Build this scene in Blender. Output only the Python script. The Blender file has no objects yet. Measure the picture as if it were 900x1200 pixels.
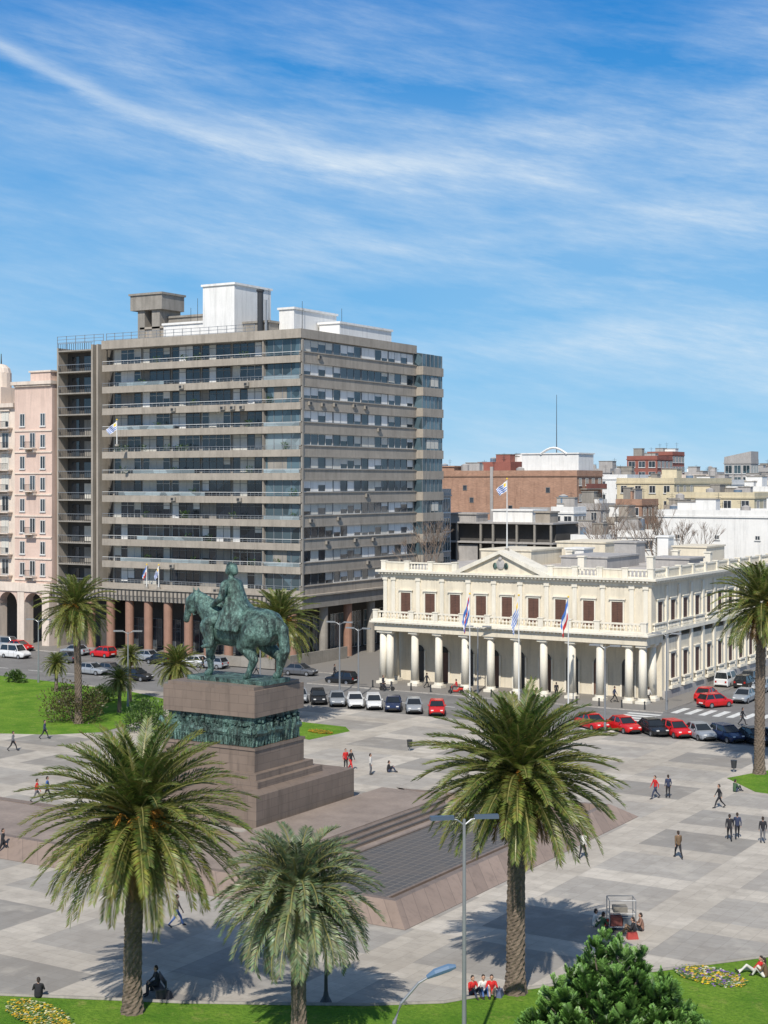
import bpy, math, random
import numpy as np
from mathutils import Vector, Matrix
random.seed(7)
R=random.random
def U(a,b): return a+(b-a)*R()
TH=math.radians(31.5); C=math.cos(TH); S=math.sin(TH)
CAMH=24.0; F=1800.0; HZ=565.0
scene=bpy.context.scene
COL=scene.collection
def cw(Xc,Yc): return (Xc*C-Yc*S, Xc*S+Yc*C)
def G(u,v,z=0.0):
    Yc=F*(CAMH-z)/(v-HZ); return cw((u-450)*Yc/F,Yc)
def P(u,D): return cw((u-450)*D/F,D)
def xu(u,y):
    r=(u-450)/F; return (r*y*C-y*S)/(C+r*S)

# ------------------------------------------------------------ materials
def new_mat(name):
    m=bpy.data.materials.new(name); m.use_nodes=True
    nt=m.node_tree; return m,nt,nt.nodes['Principled BSDF']
def lk(nt,a,b): nt.links.new(a,b)
def setin(nt,sock,val):
    if isinstance(val,bpy.types.NodeSocket): lk(nt,val,sock)
    else: sock.default_value=val
def M(nt,op,a,b=None,c=None,clamp=False):
    n=nt.nodes.new('ShaderNodeMath'); n.operation=op; n.use_clamp=clamp
    setin(nt,n.inputs[0],a)
    if b is not None: setin(nt,n.inputs[1],b)
    if c is not None: setin(nt,n.inputs[2],c)
    return n.outputs[0]
def MIX(nt,fac,a,b,mode='MIX'):
    n=nt.nodes.new('ShaderNodeMix'); n.data_type='RGBA'; n.blend_type=mode; n.clamp_factor=True
    setin(nt,n.inputs[0],fac)
    for s,v in ((n.inputs[6],a),(n.inputs[7],b)):
        if isinstance(v,(tuple,list)): s.default_value=(v[0],v[1],v[2],1)
        else: lk(nt,v,s)
    return n.outputs[2]
def NOISE(nt,vec,scale,detail=3,rough=.55):
    n=nt.nodes.new('ShaderNodeTexNoise'); n.inputs['Scale'].default_value=scale
    n.inputs['Detail'].default_value=detail; n.inputs['Roughness'].default_value=rough
    if vec is not None: lk(nt,vec,n.inputs['Vector'])
    return n.outputs['Fac']
def POS(nt):
    return nt.nodes.new('ShaderNodeNewGeometry').outputs['Position']
def MAPR(nt,v,a,b,c=0.,d=1.):
    n=nt.nodes.new('ShaderNodeMapRange'); n.inputs[1].default_value=a;n.inputs[2].default_value=b
    n.inputs[3].default_value=c;n.inputs[4].default_value=d; lk(nt,v,n.inputs[0]); return n.outputs[0]
def VMUL(nt,v,s):
    n=nt.nodes.new('ShaderNodeVectorMath'); n.operation='MULTIPLY'; lk(nt,v,n.inputs[0]); n.inputs[1].default_value=s; return n.outputs[0]
def mat(name,col,rough=.8,var=.18,scale=.6,bump=0.,bscale=8.,metal=0.,streak=0.,spec=.5,obj=False):
    m,nt,b=new_mat(name)
    if obj: p=nt.nodes.new('ShaderNodeTexCoord').outputs['Object']
    else: p=POS(nt)
    n1=NOISE(nt,p,scale,4); n2=NOISE(nt,p,scale*9,3)
    f=M(nt,'ADD',M(nt,'MULTIPLY',n1,.65),M(nt,'MULTIPLY',n2,.35))
    f=MAPR(nt,f,.32,.68)
    dark=tuple(c*(1-var) for c in col); light=tuple(min(1,c*(1+var)) for c in col)
    c=MIX(nt,f,dark,light)
    if streak>0:
        n3=NOISE(nt,VMUL(nt,p,(1.3,1.3,.12)),1.2,5,.7)
        g=MAPR(nt,n3,.48,.72,0,streak)
        c=MIX(nt,g,c,tuple(x*.42 for x in col))
    lk(nt,c,b.inputs['Base Color'])
    b.inputs['Roughness'].default_value=rough; b.inputs['Metallic'].default_value=metal
    b.inputs['Specular IOR Level'].default_value=spec
    if bump>0:
        bn=nt.nodes.new('ShaderNodeBump'); bn.inputs['Strength'].default_value=bump; bn.inputs['Distance'].default_value=.05
        lk(nt,NOISE(nt,p,bscale,5),bn.inputs['Height']); lk(nt,bn.outputs[0],b.inputs['Normal'])
    return m
def blocks(name,col,bw,bh,mortar=.015,rough=.7,var=.2,mcol=None,streak=.3):
    m,nt,b=new_mat(name); p=POS(nt)
    s=nt.nodes.new('ShaderNodeSeparateXYZ'); lk(nt,p,s.inputs[0])
    cx=nt.nodes.new('ShaderNodeCombineXYZ'); lk(nt,M(nt,'ADD',s.outputs[0],s.outputs[1]),cx.inputs[0]); lk(nt,s.outputs[2],cx.inputs[1])
    br=nt.nodes.new('ShaderNodeTexBrick'); lk(nt,cx.outputs[0],br.inputs['Vector'])
    br.inputs['Scale'].default_value=1; br.inputs['Brick Width'].default_value=bw; br.inputs['Row Height'].default_value=bh
    br.inputs['Mortar Size'].default_value=mortar
    br.inputs['Color1'].default_value=(*[c*(1-var) for c in col],1); br.inputs['Color2'].default_value=(*[c*(1+var) for c in col],1)
    mc=mcol or tuple(c*.5 for c in col); br.inputs['Mortar'].default_value=(*mc,1)
    c=MIX(nt,MAPR(nt,NOISE(nt,p,.5,5),.35,.7,0,.35),br.outputs['Color'],tuple(x*.55 for x in col))
    n3=NOISE(nt,VMUL(nt,p,(1.5,1.5,.15)),1.2,5,.7)
    c=MIX(nt,MAPR(nt,n3,.5,.75,0,streak),c,tuple(x*.35 for x in col))
    lk(nt,c,b.inputs['Base Color']); b.inputs['Roughness'].default_value=rough
    return m
def glassm(name,col,rough=.08,var=.5,scale=.35):
    m,nt,b=new_mat(name); p=POS(nt)
    v=nt.nodes.new('ShaderNodeTexVoronoi'); v.inputs['Scale'].default_value=scale; lk(nt,p,v.inputs['Vector'])
    s=nt.nodes.new('ShaderNodeSeparateColor'); lk(nt,v.outputs['Color'],s.inputs[0])
    c=MIX(nt,s.outputs[0],tuple(c*(1-var) for c in col),tuple(c*(1+var*1.6) for c in col))
    lk(nt,c,b.inputs['Base Color']); b.inputs['Roughness'].default_value=rough; b.inputs['Specular IOR Level'].default_value=.8
    return m
def leafmat(name,trans=.28,rough=.42):
    m,nt,b=new_mat(name)
    a=nt.nodes.new('ShaderNodeVertexColor'); a.layer_name='Col'
    n=NOISE(nt,POS(nt),3.,3)
    c=MIX(nt,MAPR(nt,n,.3,.7),MIX(nt,1.,a.outputs[0],(.72,.75,.7),'MULTIPLY'),MIX(nt,1.,a.outputs[0],(1.25,1.25,1.1),'MULTIPLY'))
    lk(nt,c,b.inputs['Base Color']); b.inputs['Roughness'].default_value=rough
    t=nt.nodes.new('ShaderNodeBsdfTranslucent'); lk(nt,c,t.inputs[0])
    mx=nt.nodes.new('ShaderNodeMixShader'); mx.inputs[0].default_value=trans
    lk(nt,b.outputs[0],mx.inputs[1]); lk(nt,t.outputs[0],mx.inputs[2])
    lk(nt,mx.outputs[0],nt.nodes['Material Output'].inputs[0])
    return m
LEAF=leafmat('leaf_surface')

def plaza_mat():
    m,nt,b=new_mat('plaza_paving'); p=POS(nt)
    s=nt.nodes.new('ShaderNodeSeparateXYZ'); lk(nt,p,s.inputs[0])
    X=M(nt,'ADD',s.outputs[0],1000.5); Y=M(nt,'ADD',s.outputs[1],1001.8)
    px,py=9.4,7.4
    fx=M(nt,'FRACT',M(nt,'DIVIDE',X,px)); fy=M(nt,'FRACT',M(nt,'DIVIDE',Y,py))
    inx=M(nt,'GREATER_THAN',fx,.3); iny=M(nt,'GREATER_THAN',fy,.32)
    cell=nt.nodes.new('ShaderNodeCombineXYZ')
    lk(nt,M(nt,'FLOOR',M(nt,'DIVIDE',X,px)),cell.inputs[0]); lk(nt,M(nt,'FLOOR',M(nt,'DIVIDE',Y,py)),cell.inputs[1])
    lk(nt,M(nt,'ADD',inx,M(nt,'MULTIPLY',iny,2.)),cell.inputs[2])
    w=nt.nodes.new('ShaderNodeTexWhiteNoise'); lk(nt,cell.outputs[0],w.inputs['Vector'])
    panel=M(nt,'MULTIPLY',inx,iny)
    light=MIX(nt,w.outputs['Value'],(.45,.405,.34),(.575,.525,.45))
    dark=MIX(nt,w.outputs['Value'],(.275,.26,.235),(.43,.40,.355))
    c=MIX(nt,panel,light,dark)
    cell2=nt.nodes.new('ShaderNodeCombineXYZ')
    lk(nt,M(nt,'FLOOR',M(nt,'DIVIDE',X,.94)),cell2.inputs[0]); lk(nt,M(nt,'FLOOR',M(nt,'DIVIDE',Y,.74)),cell2.inputs[1])
    w2=nt.nodes.new('ShaderNodeTexWhiteNoise'); lk(nt,cell2.outputs[0],w2.inputs['Vector'])
    c=MIX(nt,M(nt,'MULTIPLY',w2.outputs['Value'],.2),c,(.15,.13,.11))
    jx=M(nt,'LESS_THAN',M(nt,'FRACT',M(nt,'DIVIDE',X,.94)),.035); jy=M(nt,'LESS_THAN',M(nt,'FRACT',M(nt,'DIVIDE',Y,.74)),.045)
    c=MIX(nt,M(nt,'MULTIPLY',M(nt,'MAXIMUM',jx,jy),.28),c,(.13,.11,.09))
    c=MIX(nt,MAPR(nt,NOISE(nt,p,.12,6,.65),.40,.70,0,.5),c,(.24,.21,.175))
    c=MIX(nt,MAPR(nt,NOISE(nt,p,.7,8,.75),.48,.7,0,.4),c,(.20,.18,.155))
    c=MIX(nt,MAPR(nt,NOISE(nt,p,2.6,6,.75),.58,.75,0,.45),c,(.14,.125,.11))
    c=MIX(nt,MAPR(nt,NOISE(nt,p,.45,4,.6),.53,.75,0,.4),c,(.56,.51,.43))
    lk(nt,c,b.inputs['Base Color']); b.inputs['Roughness'].default_value=.8; b.inputs['Specular IOR Level'].default_value=.3
    return m
def grass_mat():
    m,nt,b=new_mat('grass'); p=POS(nt)
    n1=NOISE(nt,p,.35,5,.6); n2=NOISE(nt,p,5,6,.75)
    c=MIX(nt,MAPR(nt,n1,.35,.65),(.105,.23,.022),(.21,.34,.04))
    c=MIX(nt,MAPR(nt,n2,.4,.65,0,.7),c,(.06,.145,.015))
    c=MIX(nt,MAPR(nt,NOISE(nt,p,1.1,4,.7),.56,.72,0,.55),c,(.34,.33,.10))
    lk(nt,c,b.inputs['Base Color']); b.inputs['Roughness'].default_value=.95; b.inputs['Specular IOR Level'].default_value=.1
    bn=nt.nodes.new('ShaderNodeBump'); bn.inputs['Strength'].default_value=.8; bn.inputs['Distance'].default_value=.2
    lk(nt,n2,bn.inputs['Height']); lk(nt,bn.outputs[0],b.inputs['Normal'])
    return m
PLAZA=plaza_mat(); GRASS=grass_mat()
ASPH=mat('asphalt',(.18,.175,.168),.88,.22,.25,.1,20,spec=.3)
EARTH=mat('city_ground',(.2,.19,.18),.9,.25,.05)
SIDEW=blocks('sidewalk_tiles',(.42,.39,.35),.8,.8,.02)
PAINT=mat('road_paint',(.62,.62,.59),.7,.25,2)
CONC=mat('concrete_beige',(.345,.305,.255),.85,.16,.35,0,8,0,.5)
CONCL=mat('concrete_grey',(.28,.258,.225),.85,.18,.5,0,8,0,.5)
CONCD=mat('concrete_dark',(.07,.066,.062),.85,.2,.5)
WHITE=mat('white_paint',(.76,.75,.72),.7,.06,.4,0,8,0,.35)
CREAM=mat('cream_stucco',(.68,.61,.48),.75,.08,.5,0,8,0,.4)
CREAML=mat('cream_trim',(.73,.68,.57),.7,.07,.6,0,8,0,.35)
CREAMD=mat('cream_dark',(.42,.36,.27),.8,.1,.5)  # deeper cream for the narrow upright strip on each portico door
PINK=mat('pink_stucco',(.64,.48,.40),.8,.1,.4,0,8,0,.4)
PINKL=mat('pink_pale_stucco',(.68,.58,.49),.8,.1,.4,0,8,0,.4)
BROWNC=mat('brown_column_stone',(.30,.17,.12),.6,.15,1.)
BRICK=blocks('red_brick',(.42,.235,.155),.5,.16,.02,.85,.16,(.38,.27,.2),.5)
BRICKD=mat('dark_red_render',(.28,.10,.075),.8,.2,.4)
YEL=mat('cream_yellow_render',(.62,.54,.37),.8,.1,.4,0,8,0,.3)
GREYR=mat('grey_render',(.38,.36,.34),.8,.15,.4,0,8,0,.4)
TAR=mat('roof_membrane',(.42,.39,.36),.85,.25,.3)
GRAN=blocks('granite_blocks',(.215,.165,.13),1.7,.62,.015,.5,.08,(.13,.10,.08),.6)
GRANP=blocks('brown_granite_slope',(.285,.215,.172),1.3,30,.02,.6,.12,None,.45)
GRANF=mat('granite_floor',(.27,.215,.175),.55,.25,.5)
def grille_mat():
    m,nt,b=new_mat('skylight_grid'); p=POS(nt)
    s=nt.nodes.new('ShaderNodeSeparateXYZ'); lk(nt,p,s.inputs[0])
    jx=M(nt,'LESS_THAN',M(nt,'FRACT',M(nt,'DIVIDE',s.outputs[0],.62)),.12); jy=M(nt,'LESS_THAN',M(nt,'FRACT',M(nt,'DIVIDE',s.outputs[1],.62)),.12)
    c=MIX(nt,M(nt,'MAXIMUM',jx,jy),(.085,.082,.078),(.19,.165,.14))
    c=MIX(nt,MAPR(nt,NOISE(nt,p,.5,4),.4,.7,0,.6),c,(.14,.12,.10))
    lk(nt,c,b.inputs['Base Color']); b.inputs['Roughness'].default_value=.6; return m
GRILLE=grille_mat()
def bronze_mat():
    m,nt,b=new_mat('green_bronze'); p=POS(nt)
    n=NOISE(nt,VMUL(nt,p,(1,1,.45)),1.5,7,.72)
    c=MIX(nt,MAPR(nt,n,.40,.60),(.018,.032,.028),(.14,.25,.21))
    c=MIX(nt,MAPR(nt,NOISE(nt,VMUL(nt,p,(2,2,.6)),2.2,5,.7),.55,.7,0,.8),c,(.26,.42,.36))
    c=MIX(nt,MAPR(nt,NOISE(nt,p,6,4),.5,.7,0,.6),c,(.015,.022,.02))
    lk(nt,c,b.inputs['Base Color']); b.inputs['Roughness'].default_value=.42; b.inputs['Metallic'].default_value=.3
    bn=nt.nodes.new('ShaderNodeBump'); bn.inputs['Strength'].default_value=.9; bn.inputs['Distance'].default_value=.2
    lk(nt,NOISE(nt,p,2.5,6,.7),bn.inputs['Height']); lk(nt,bn.outputs[0],b.inputs['Normal'])
    return m
BRONZE=bronze_mat()
GLASS=glassm('dark_window_glass',(.035,.042,.05))
GLASSB=glassm('blue_grey_glass',(.055,.085,.10),.1,.6,.5)
GLASSR=glassm('pale_glass_railing',(.2,.24,.25),.15,.4,.5)
FRAMEW=mat('white_window_frame',(.62,.62,.6),.6,.08)
FRAMEG=mat('grey_window_frame',(.2,.2,.2),.5,.1)
BLIND=mat('cream_blind',(.58,.56,.5),.8,.15,.4)
SHUT=mat('brown_shutter',(.12,.06,.042),.7,.2,2)
METAL=mat('grey_metal',(.3,.31,.32),.45,.1,1,0,8,.5)
METALD=mat('dark_metal',(.035,.037,.04),.5,.2)
BLUEL=mat('blue_lamp_housing',(.10,.17,.27),.4,.1)
GREYL=mat('slate_lamp_housing',(.07,.10,.14),.35,.1)
SKYT=mat('blue_grey_tank',(.14,.2,.27),.6,.1)
TYRE=mat('black_rubber',(.02,.02,.02),.85,.2); RIM=mat('alloy_rim',(.45,.45,.46),.35,.1,1,0,8,.7)
CGL=mat('car_glass',(.018,.022,.026),.06,.2,1,spec=.8)
HEADL=mat('headlamp_lens',(.75,.75,.72),.15,.05); TAILL=mat('tail_lamp_lens',(.35,.015,.01),.2,.1)
TRUNK=mat('palm_trunk_bark',(.155,.118,.088),.95,.45,3.5,.8,14)
BARK=mat('grey_bark',(.2,.155,.125),.95,.3,3)
ORANGE=mat('orange_date_stalks',(.62,.27,.035),.7,.25,3)
SKYB=mat('flag_blue',(.06,.17,.5),.8,.05); FWH=mat('flag_white',(.72,.72,.72),.8,.05); FRED=mat('flag_red',(.5,.03,.03),.8,.05); FYEL=mat('flag_yellow',(.75,.5,.05),.8,.05)

# ------------------------------------------------------------ mesh builder
class MB:
    def __init__(s): s.v=[];s.f=[];s.m=[];s.mats=[];s.c=None
    def mi(s,m):
        if m not in s.mats: s.mats.append(m)
        return s.mats.index(m)
    def poly(s,pts,m):
        n=len(s.v); s.v+= [tuple(p) for p in pts]; s.f.append(tuple(range(n,n+len(pts)))); s.m.append(s.mi(m))
    def box(s,x0,x1,y0,y1,z0,z1,m):
        if x0>x1:x0,x1=x1,x0
        if y0>y1:y0,y1=y1,y0
        n=len(s.v); s.v+=[(x0,y0,z0),(x1,y0,z0),(x1,y1,z0),(x0,y1,z0),(x0,y0,z1),(x1,y0,z1),(x1,y1,z1),(x0,y1,z1)]
        k=s.mi(m)
        for q in ((0,3,2,1),(4,5,6,7),(0,1,5,4),(1,2,6,5),(2,3,7,6),(3,0,4,7)):
            s.f.append(tuple(n+i for i in q)); s.m.append(k)
    def prism(s,pts,z0,z1,m,top=None):
        n=len(s.v); L=len(pts)
        s.v+=[(p[0],p[1],z0) for p in pts]+[(p[0],p[1],z1) for p in (top or pts)]
        k=s.mi(m)
        for i in range(L):
            j=(i+1)%L; s.f.append((n+i,n+j,n+L+j,n+L+i)); s.m.append(k)
        s.f.append(tuple(n+L+i for i in range(L))); s.m.append(k)
        s.f.append(tuple(n+i for i in reversed(range(L)))); s.m.append(k)
    def tube(s,pts,rad,n,m,cap=True,mod=None):
        k=s.mi(m); base=len(s.v); N=len(pts)
        for i,p in enumerate(pts):
            p=Vector(p)
            d=(Vector(pts[min(i+1,N-1)])-Vector(pts[max(i-1,0)]))
            if d.length<1e-9: d=Vector((0,0,1))
            d.normalize()
            a=Vector((0,0,1)) if abs(d.z)<.9 else Vector((1,0,0))
            u=d.cross(a).normalized(); w=d.cross(u)
            for j in range(n):
                t=2*math.pi*j/n; r=rad[i] if not mod else rad[i]*mod(i,j)
                s.v.append(tuple(p+u*(math.cos(t)*r)+w*(math.sin(t)*r)))
        for i in range(N-1):
            for j in range(n):
                j2=(j+1)%n; s.f.append((base+i*n+j,base+i*n+j2,base+(i+1)*n+j2,base+(i+1)*n+j)); s.m.append(k)
        if cap:
            s.f.append(tuple(base+j for j in reversed(range(n)))); s.m.append(k)
            s.f.append(tuple(base+(N-1)*n+j for j in range(n))); s.m.append(k)
    def cyl(s,x,y,z0,z1,r0,r1,n,m): s.tube([(x,y,z0),(x,y,z1)],[r0,r1],n,m)
    def ball(s,c,r,m,n=8,sc=(1,1,1)):
        k=s.mi(m);b=len(s.v);H=n//2+1
        for i in range(H):
            a=-math.pi/2+math.pi*i/(H-1)
            for j in range(n):
                t=2*math.pi*j/n; rr=max(math.cos(a),.01)
                s.v.append((c[0]+sc[0]*r*rr*math.cos(t),c[1]+sc[1]*r*rr*math.sin(t),c[2]+sc[2]*r*math.sin(a)))
        for i in range(H-1):
            for j in range(n):
                j2=(j+1)%n; s.f.append((b+i*n+j,b+i*n+j2,b+(i+1)*n+j2,b+(i+1)*n+j)); s.m.append(k)
    def mesh(s,name,smooth=False):
        me=bpy.data.meshes.new(name); me.from_pydata(s.v,[],s.f)
        for m in s.mats: me.materials.append(m)
        me.polygons.foreach_set('material_index',s.m)
        if smooth: me.polygons.foreach_set('use_smooth',[True]*len(s.f))
        if s.c is not None:
            ca=me.color_attributes.new('Col','FLOAT_COLOR','POINT')
            ca.data.foreach_set('color',np.array(s.c,dtype=np.float32).ravel())
        me.update(); return me
    def obj(s,name,root=None,smooth=False,**kw): return add(name,s.mesh(name,smooth),root,**kw)
def add(name,data,root=None,loc=(0,0,0),rotz=0,label=None,cat=None,group=None,kind=None,world=True,scale=None):
    o=bpy.data.objects.new(name,data); COL.objects.link(o)
    o.location=loc; o.rotation_euler=(0,0,rotz)
    if scale: o.scale=scale
    if root is not None:
        o.parent=root
        if world:
            Mx=root.get('_loc'); 
            if Mx is not None: o.matrix_parent_inverse=Matrix.Translation((-Mx[0],-Mx[1],-Mx[2]))
    if label: o['label']=label
    if cat: o['category']=cat
    if group: o['group']=group
    if kind: o['kind']=kind
    return o
def root(name,loc,label,cat,group=None,rotz=0,world=True):
    o=add(name,None,None,loc,rotz,label,cat,group); o.empty_display_size=.5
    if world: o['_loc']=list(loc)
    return o
def dup(r,loc,rotz=0,label=None,group=None,scale=None,swap=None):
    def cp(o,par):
        n=o.copy()
        if swap and o.data and any(m in swap for m in o.data.materials):
            n.data=o.data.copy()
            for i,m in enumerate(n.data.materials):
                if m in swap: n.data.materials[i]=swap[m]
        COL.objects.link(n)
        if par is not None: n.parent=par
        for ch in o.children: cp(ch,n)
        return n
    n=cp(r,None); n.location=loc; n.rotation_euler=(0,0,rotz)
    if scale: n.scale=(scale,)*3
    if label: n['label']=label
    if group: n['group']=group
    return n

# ------------------------------------------------------------ organic bodies by voxel union
def blob(name,caps,voxel,mats,smooth=4):
    mb=MB(); n=12; mb.mi(mats[0])
    for (p0,p1,r0,r1,mi,wide) in caps:
        p0=Vector(p0);p1=Vector(p1);d=p1-p0
        if d.length<1e-5: d=Vector((0,0,1e-4)); p1=p0+d
        dn=d.normalized(); a=Vector((0,0,1)) if abs(dn.z)<.9 else Vector((1,0,0))
        u=dn.cross(a).normalized(); w=dn.cross(u)
        b=len(mb.v); rings=0
        for (pc,r,angs) in ((p0,r0,(-88,-60,-30,0)),(p1,r1,(0,30,60,88))):
            for A in angs:
                t=math.radians(A); cc=pc+dn*(r*math.sin(t)); rr=r*math.cos(t)
                for j in range(n):
                    q=2*math.pi*j/n; off=u*(math.cos(q)*rr)+w*(math.sin(q)*rr); pt=cc+off; pt.y=cc.y+off.y*wide
                    mb.v.append(tuple(pt))
                rings+=1
        for i in range(rings-1):
            for j in range(n):
                j2=(j+1)%n; mb.f.append((b+i*n+j,b+i*n+j2,b+(i+1)*n+j2,b+(i+1)*n+j)); mb.m.append(0)
        mb.f.append(tuple(b+j for j in reversed(range(n)))); mb.m.append(0)
        mb.f.append(tuple(b+(rings-1)*n+j for j in range(n))); mb.m.append(0)
    me=mb.mesh('tmp'); o=bpy.data.objects.new('tmp',me); COL.objects.link(o)
    r=o.modifiers.new('r','REMESH'); r.mode='VOXEL'; r.voxel_size=voxel; r.use_smooth_shade=True
    s=o.modifiers.new('s','SMOOTH'); s.factor=.5; s.iterations=smooth
    dg=bpy.context.evaluated_depsgraph_get(); dg.update()
    out=bpy.data.meshes.new_from_object(o.evaluated_get(dg)); out.name=name
    bpy.data.objects.remove(o)
    out.materials.clear()
    for m in mats: out.materials.append(m)
    N=len(out.polygons); cen=np.zeros(N*3); out.polygons.foreach_get('center',cen); cen=cen.reshape(-1,3)
    best=np.full(N,1e9); idx=np.zeros(N,int)
    for (p0,p1,r0,r1,mi,wide) in caps:
        a=np.array(p0,float);b=np.array(p1,float)+1e-6; ab=b-a; t=np.clip(((cen-a)@ab)/(ab@ab),0,1)
        df=cen-(a+t[:,None]*ab); df[:,1]/=wide
        d=np.linalg.norm(df,axis=1)-(r0+(r1-r0)*t)
        k=d<best; best[k]=d[k]; idx[k]=mi
    out.polygons.foreach_set('material_index',idx.tolist()); out.polygons.foreach_set('use_smooth',[True]*N)
    return out
SKIN=mat('skin',(.46,.27,.19),.6,.05,4,obj=True); HAIR=mat('dark_hair',(.03,.02,.015),.8,.2,obj=True); SHOE=mat('black_shoes',(.025,.022,.02),.6,.1,obj=True)
TOP0=mat('jacket_cloth',(.05,.05,.06),.9,.2,4,obj=True); TR0=mat('trouser_cloth',(.035,.04,.06),.9,.2,4,obj=True)
def fingers(caps,w,d):
    w=Vector(w);d=Vector(d).normalized(); pe=Vector((1,0,0)) if abs(d.x)<.7 else Vector((0,0,1))
    palm=w+d*.07; caps.append((w,palm,.026,.032,0,.8))
    for i,l in enumerate((.062,.072,.068,.052)):
        b=palm+pe*((i-1.5)*.021); m=b+d*l*.55; caps.append((b,m,.011,.011,0,1)); caps.append((m,m+d*l*.4+Vector((.008,0,0)),.0105,.009,0,1))
    caps.append((w+d*.03+pe*.03,w+d*.075+pe*.055,.012,.011,0,1))
def person_mesh(pose):
    c=[];V=Vector
    if pose in('stand','walk','walk2'):
        a0={'stand':.12,'walk':1.,'walk2':-.8}[pose]; lean=.03 if pose!='stand' else 0
        hipz=.92-.03*abs(a0)
        for s in(1,-1):
            a=a0*s
            hip=(0,.09*s,hipz);kn=(.2*a+.05,.1*s,.5);an=(.36*a-(.1*abs(a) if a<0 else 0),.1*s,.09+(.09 if a<-.3 else 0))
            c+=[(hip,kn,.095,.062,2,1),(kn,an,.06,.042,2,1),(an,(an[0]+.16,an[1]+.02*s,.045),.045,.038,3,1)]
            el=(-.13*a-.02+lean,.245*s,1.13);wr=(-.2*a+.08,.24*s,.9)
            c+=[((lean,.18*s,1.41),el,.06,.045,1,1),(el,wr,.043,.03,1,1)]
            fingers(c,wr,(.1-.1*a,0,-1))
        c+=[((0,0,.93),(.0,0,1.1),.115,.105,1,1.3),((0,0,1.1),(lean,0,1.32),.11,.125,1,1.35),((lean,-.12,1.4),(lean,.12,1.4),.075,.075,1,1)]
        hd=V((lean,0,0))
    elif pose=='sit':
        c+=[((0,0,.14),(-.02,0,.32),.13,.115,1,1.3),((-.02,0,.32),(.04,0,.55),.115,.125,1,1.35),((.05,-.12,.62),(.05,.12,.62),.075,.075,1,1)]
        for s in(1,-1):
            kn=(.4,.14*s,.46);an=(.6,.12*s,.1)
            c+=[((.05,.1*s,.13),kn,.1,.065,2,1),(kn,an,.062,.045,2,1),(an,(.75,.13*s,.05),.045,.038,3,1)]
            el=(.16,.26*s,.38);wr=(.36,.18*s,.5)
            c+=[((.05,.18*s,.62),el,.06,.045,1,1),(el,wr,.043,.03,1,1)]; fingers(c,wr,(1,-.2*s,-.3))
        hd=V((.06,0,-.79))
    elif pose=='bench':
        c+=[((0,0,.56),(-.02,0,.74),.13,.115,1,1.3),((-.02,0,.74),(.03,0,.97),.115,.125,1,1.35),((.04,-.12,1.04),(.04,.12,1.04),.075,.075,1,1)]
        for s in(1,-1):
            kn=(.44,.12*s,.52);an=(.46,.12*s,.1)
            c+=[((.02,.1*s,.54),kn,.1,.068,2,1),(kn,an,.062,.045,2,1),(an,(.62,.13*s,.045),.045,.038,3,1)]
            el=(.12,.26*s,.8);wr=(.34,.16*s,.66)
            c+=[((.04,.18*s,1.04),el,.06,.045,1,1),(el,wr,.043,.03,1,1)]; fingers(c,wr,(1,-.2*s,-.3))
        hd=V((.05,0,-.37))
    else:
        c+=[((0,0,.13),(-.13,0,.25),.13,.115,1,1.3),((-.13,0,.25),(-.3,0,.42),.115,.125,1,1.35),((-.34,-.12,.47),(-.34,.12,.47),.075,.075,1,1)]
        for s in(1,-1):
            kn=(.45,.11*s,.2+.12*(s+1));an=(.85,.11*s,.09)
            c+=[((.05,.1*s,.13),kn,.1,.065,2,1),(kn,an,.062,.045,2,1),(an,(.93,.12*s,.2),.045,.038,3,1)]
            el=(-.48,.25*s,.24);wr=(-.55,.24*s,.06)
            c+=[((-.34,.18*s,.46),el,.06,.045,1,1),(el,wr,.043,.03,1,1)]; fingers(c,wr,(-.6,.3*s,-.1))
        hd=V((-.35,0,-.95))
    def h(x,y,z): return tuple(V((x,y,z))+hd)
    c+=[(h(0,0,1.42),h(.01,0,1.55),.055,.05,0,1),(h(.015,0,1.62),h(.02,0,1.665),.083,.088,0,.88),(h(.035,0,1.58),h(.07,0,1.555),.05,.028,0,1),
        (h(.1,0,1.63),h(.118,0,1.605),.012,.017,0,1),(h(.1,-.022,1.572),h(.1,.022,1.572),.012,.012,0,1),(h(.01,.085,1.6),h(.01,.085,1.64),.014,.018,0,1),(h(.01,-.085,1.6),h(.01,-.085,1.64),.014,.018,0,1),
        (h(-.005,0,1.69),h(-.045,0,1.6),.092,.075,4,.95)]
    return blob('person_'+pose,c,.014,[SKIN,TOP0,TR0,SHOE,HAIR],3)
PM={k:person_mesh(k) for k in('stand','walk','walk2','sit','bench','recline')}
CL={}
def cloth(col):
    if col not in CL: CL[col]=mat('cloth',col,.9,.2,4,obj=True)
    return CL[col]
def person(pose,x,y,rot,top,tr,label,z=0,hair=None,sc=1.,group='people in the square'):
    me=PM[pose].copy(); me.materials[1]=cloth(top); me.materials[2]=cloth(tr)
    if hair: me.materials[4]=cloth(hair)
    o=add('person',me,None,(x,y,z),rot,label,'person',group); o.scale=(sc,)*3; return o

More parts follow.
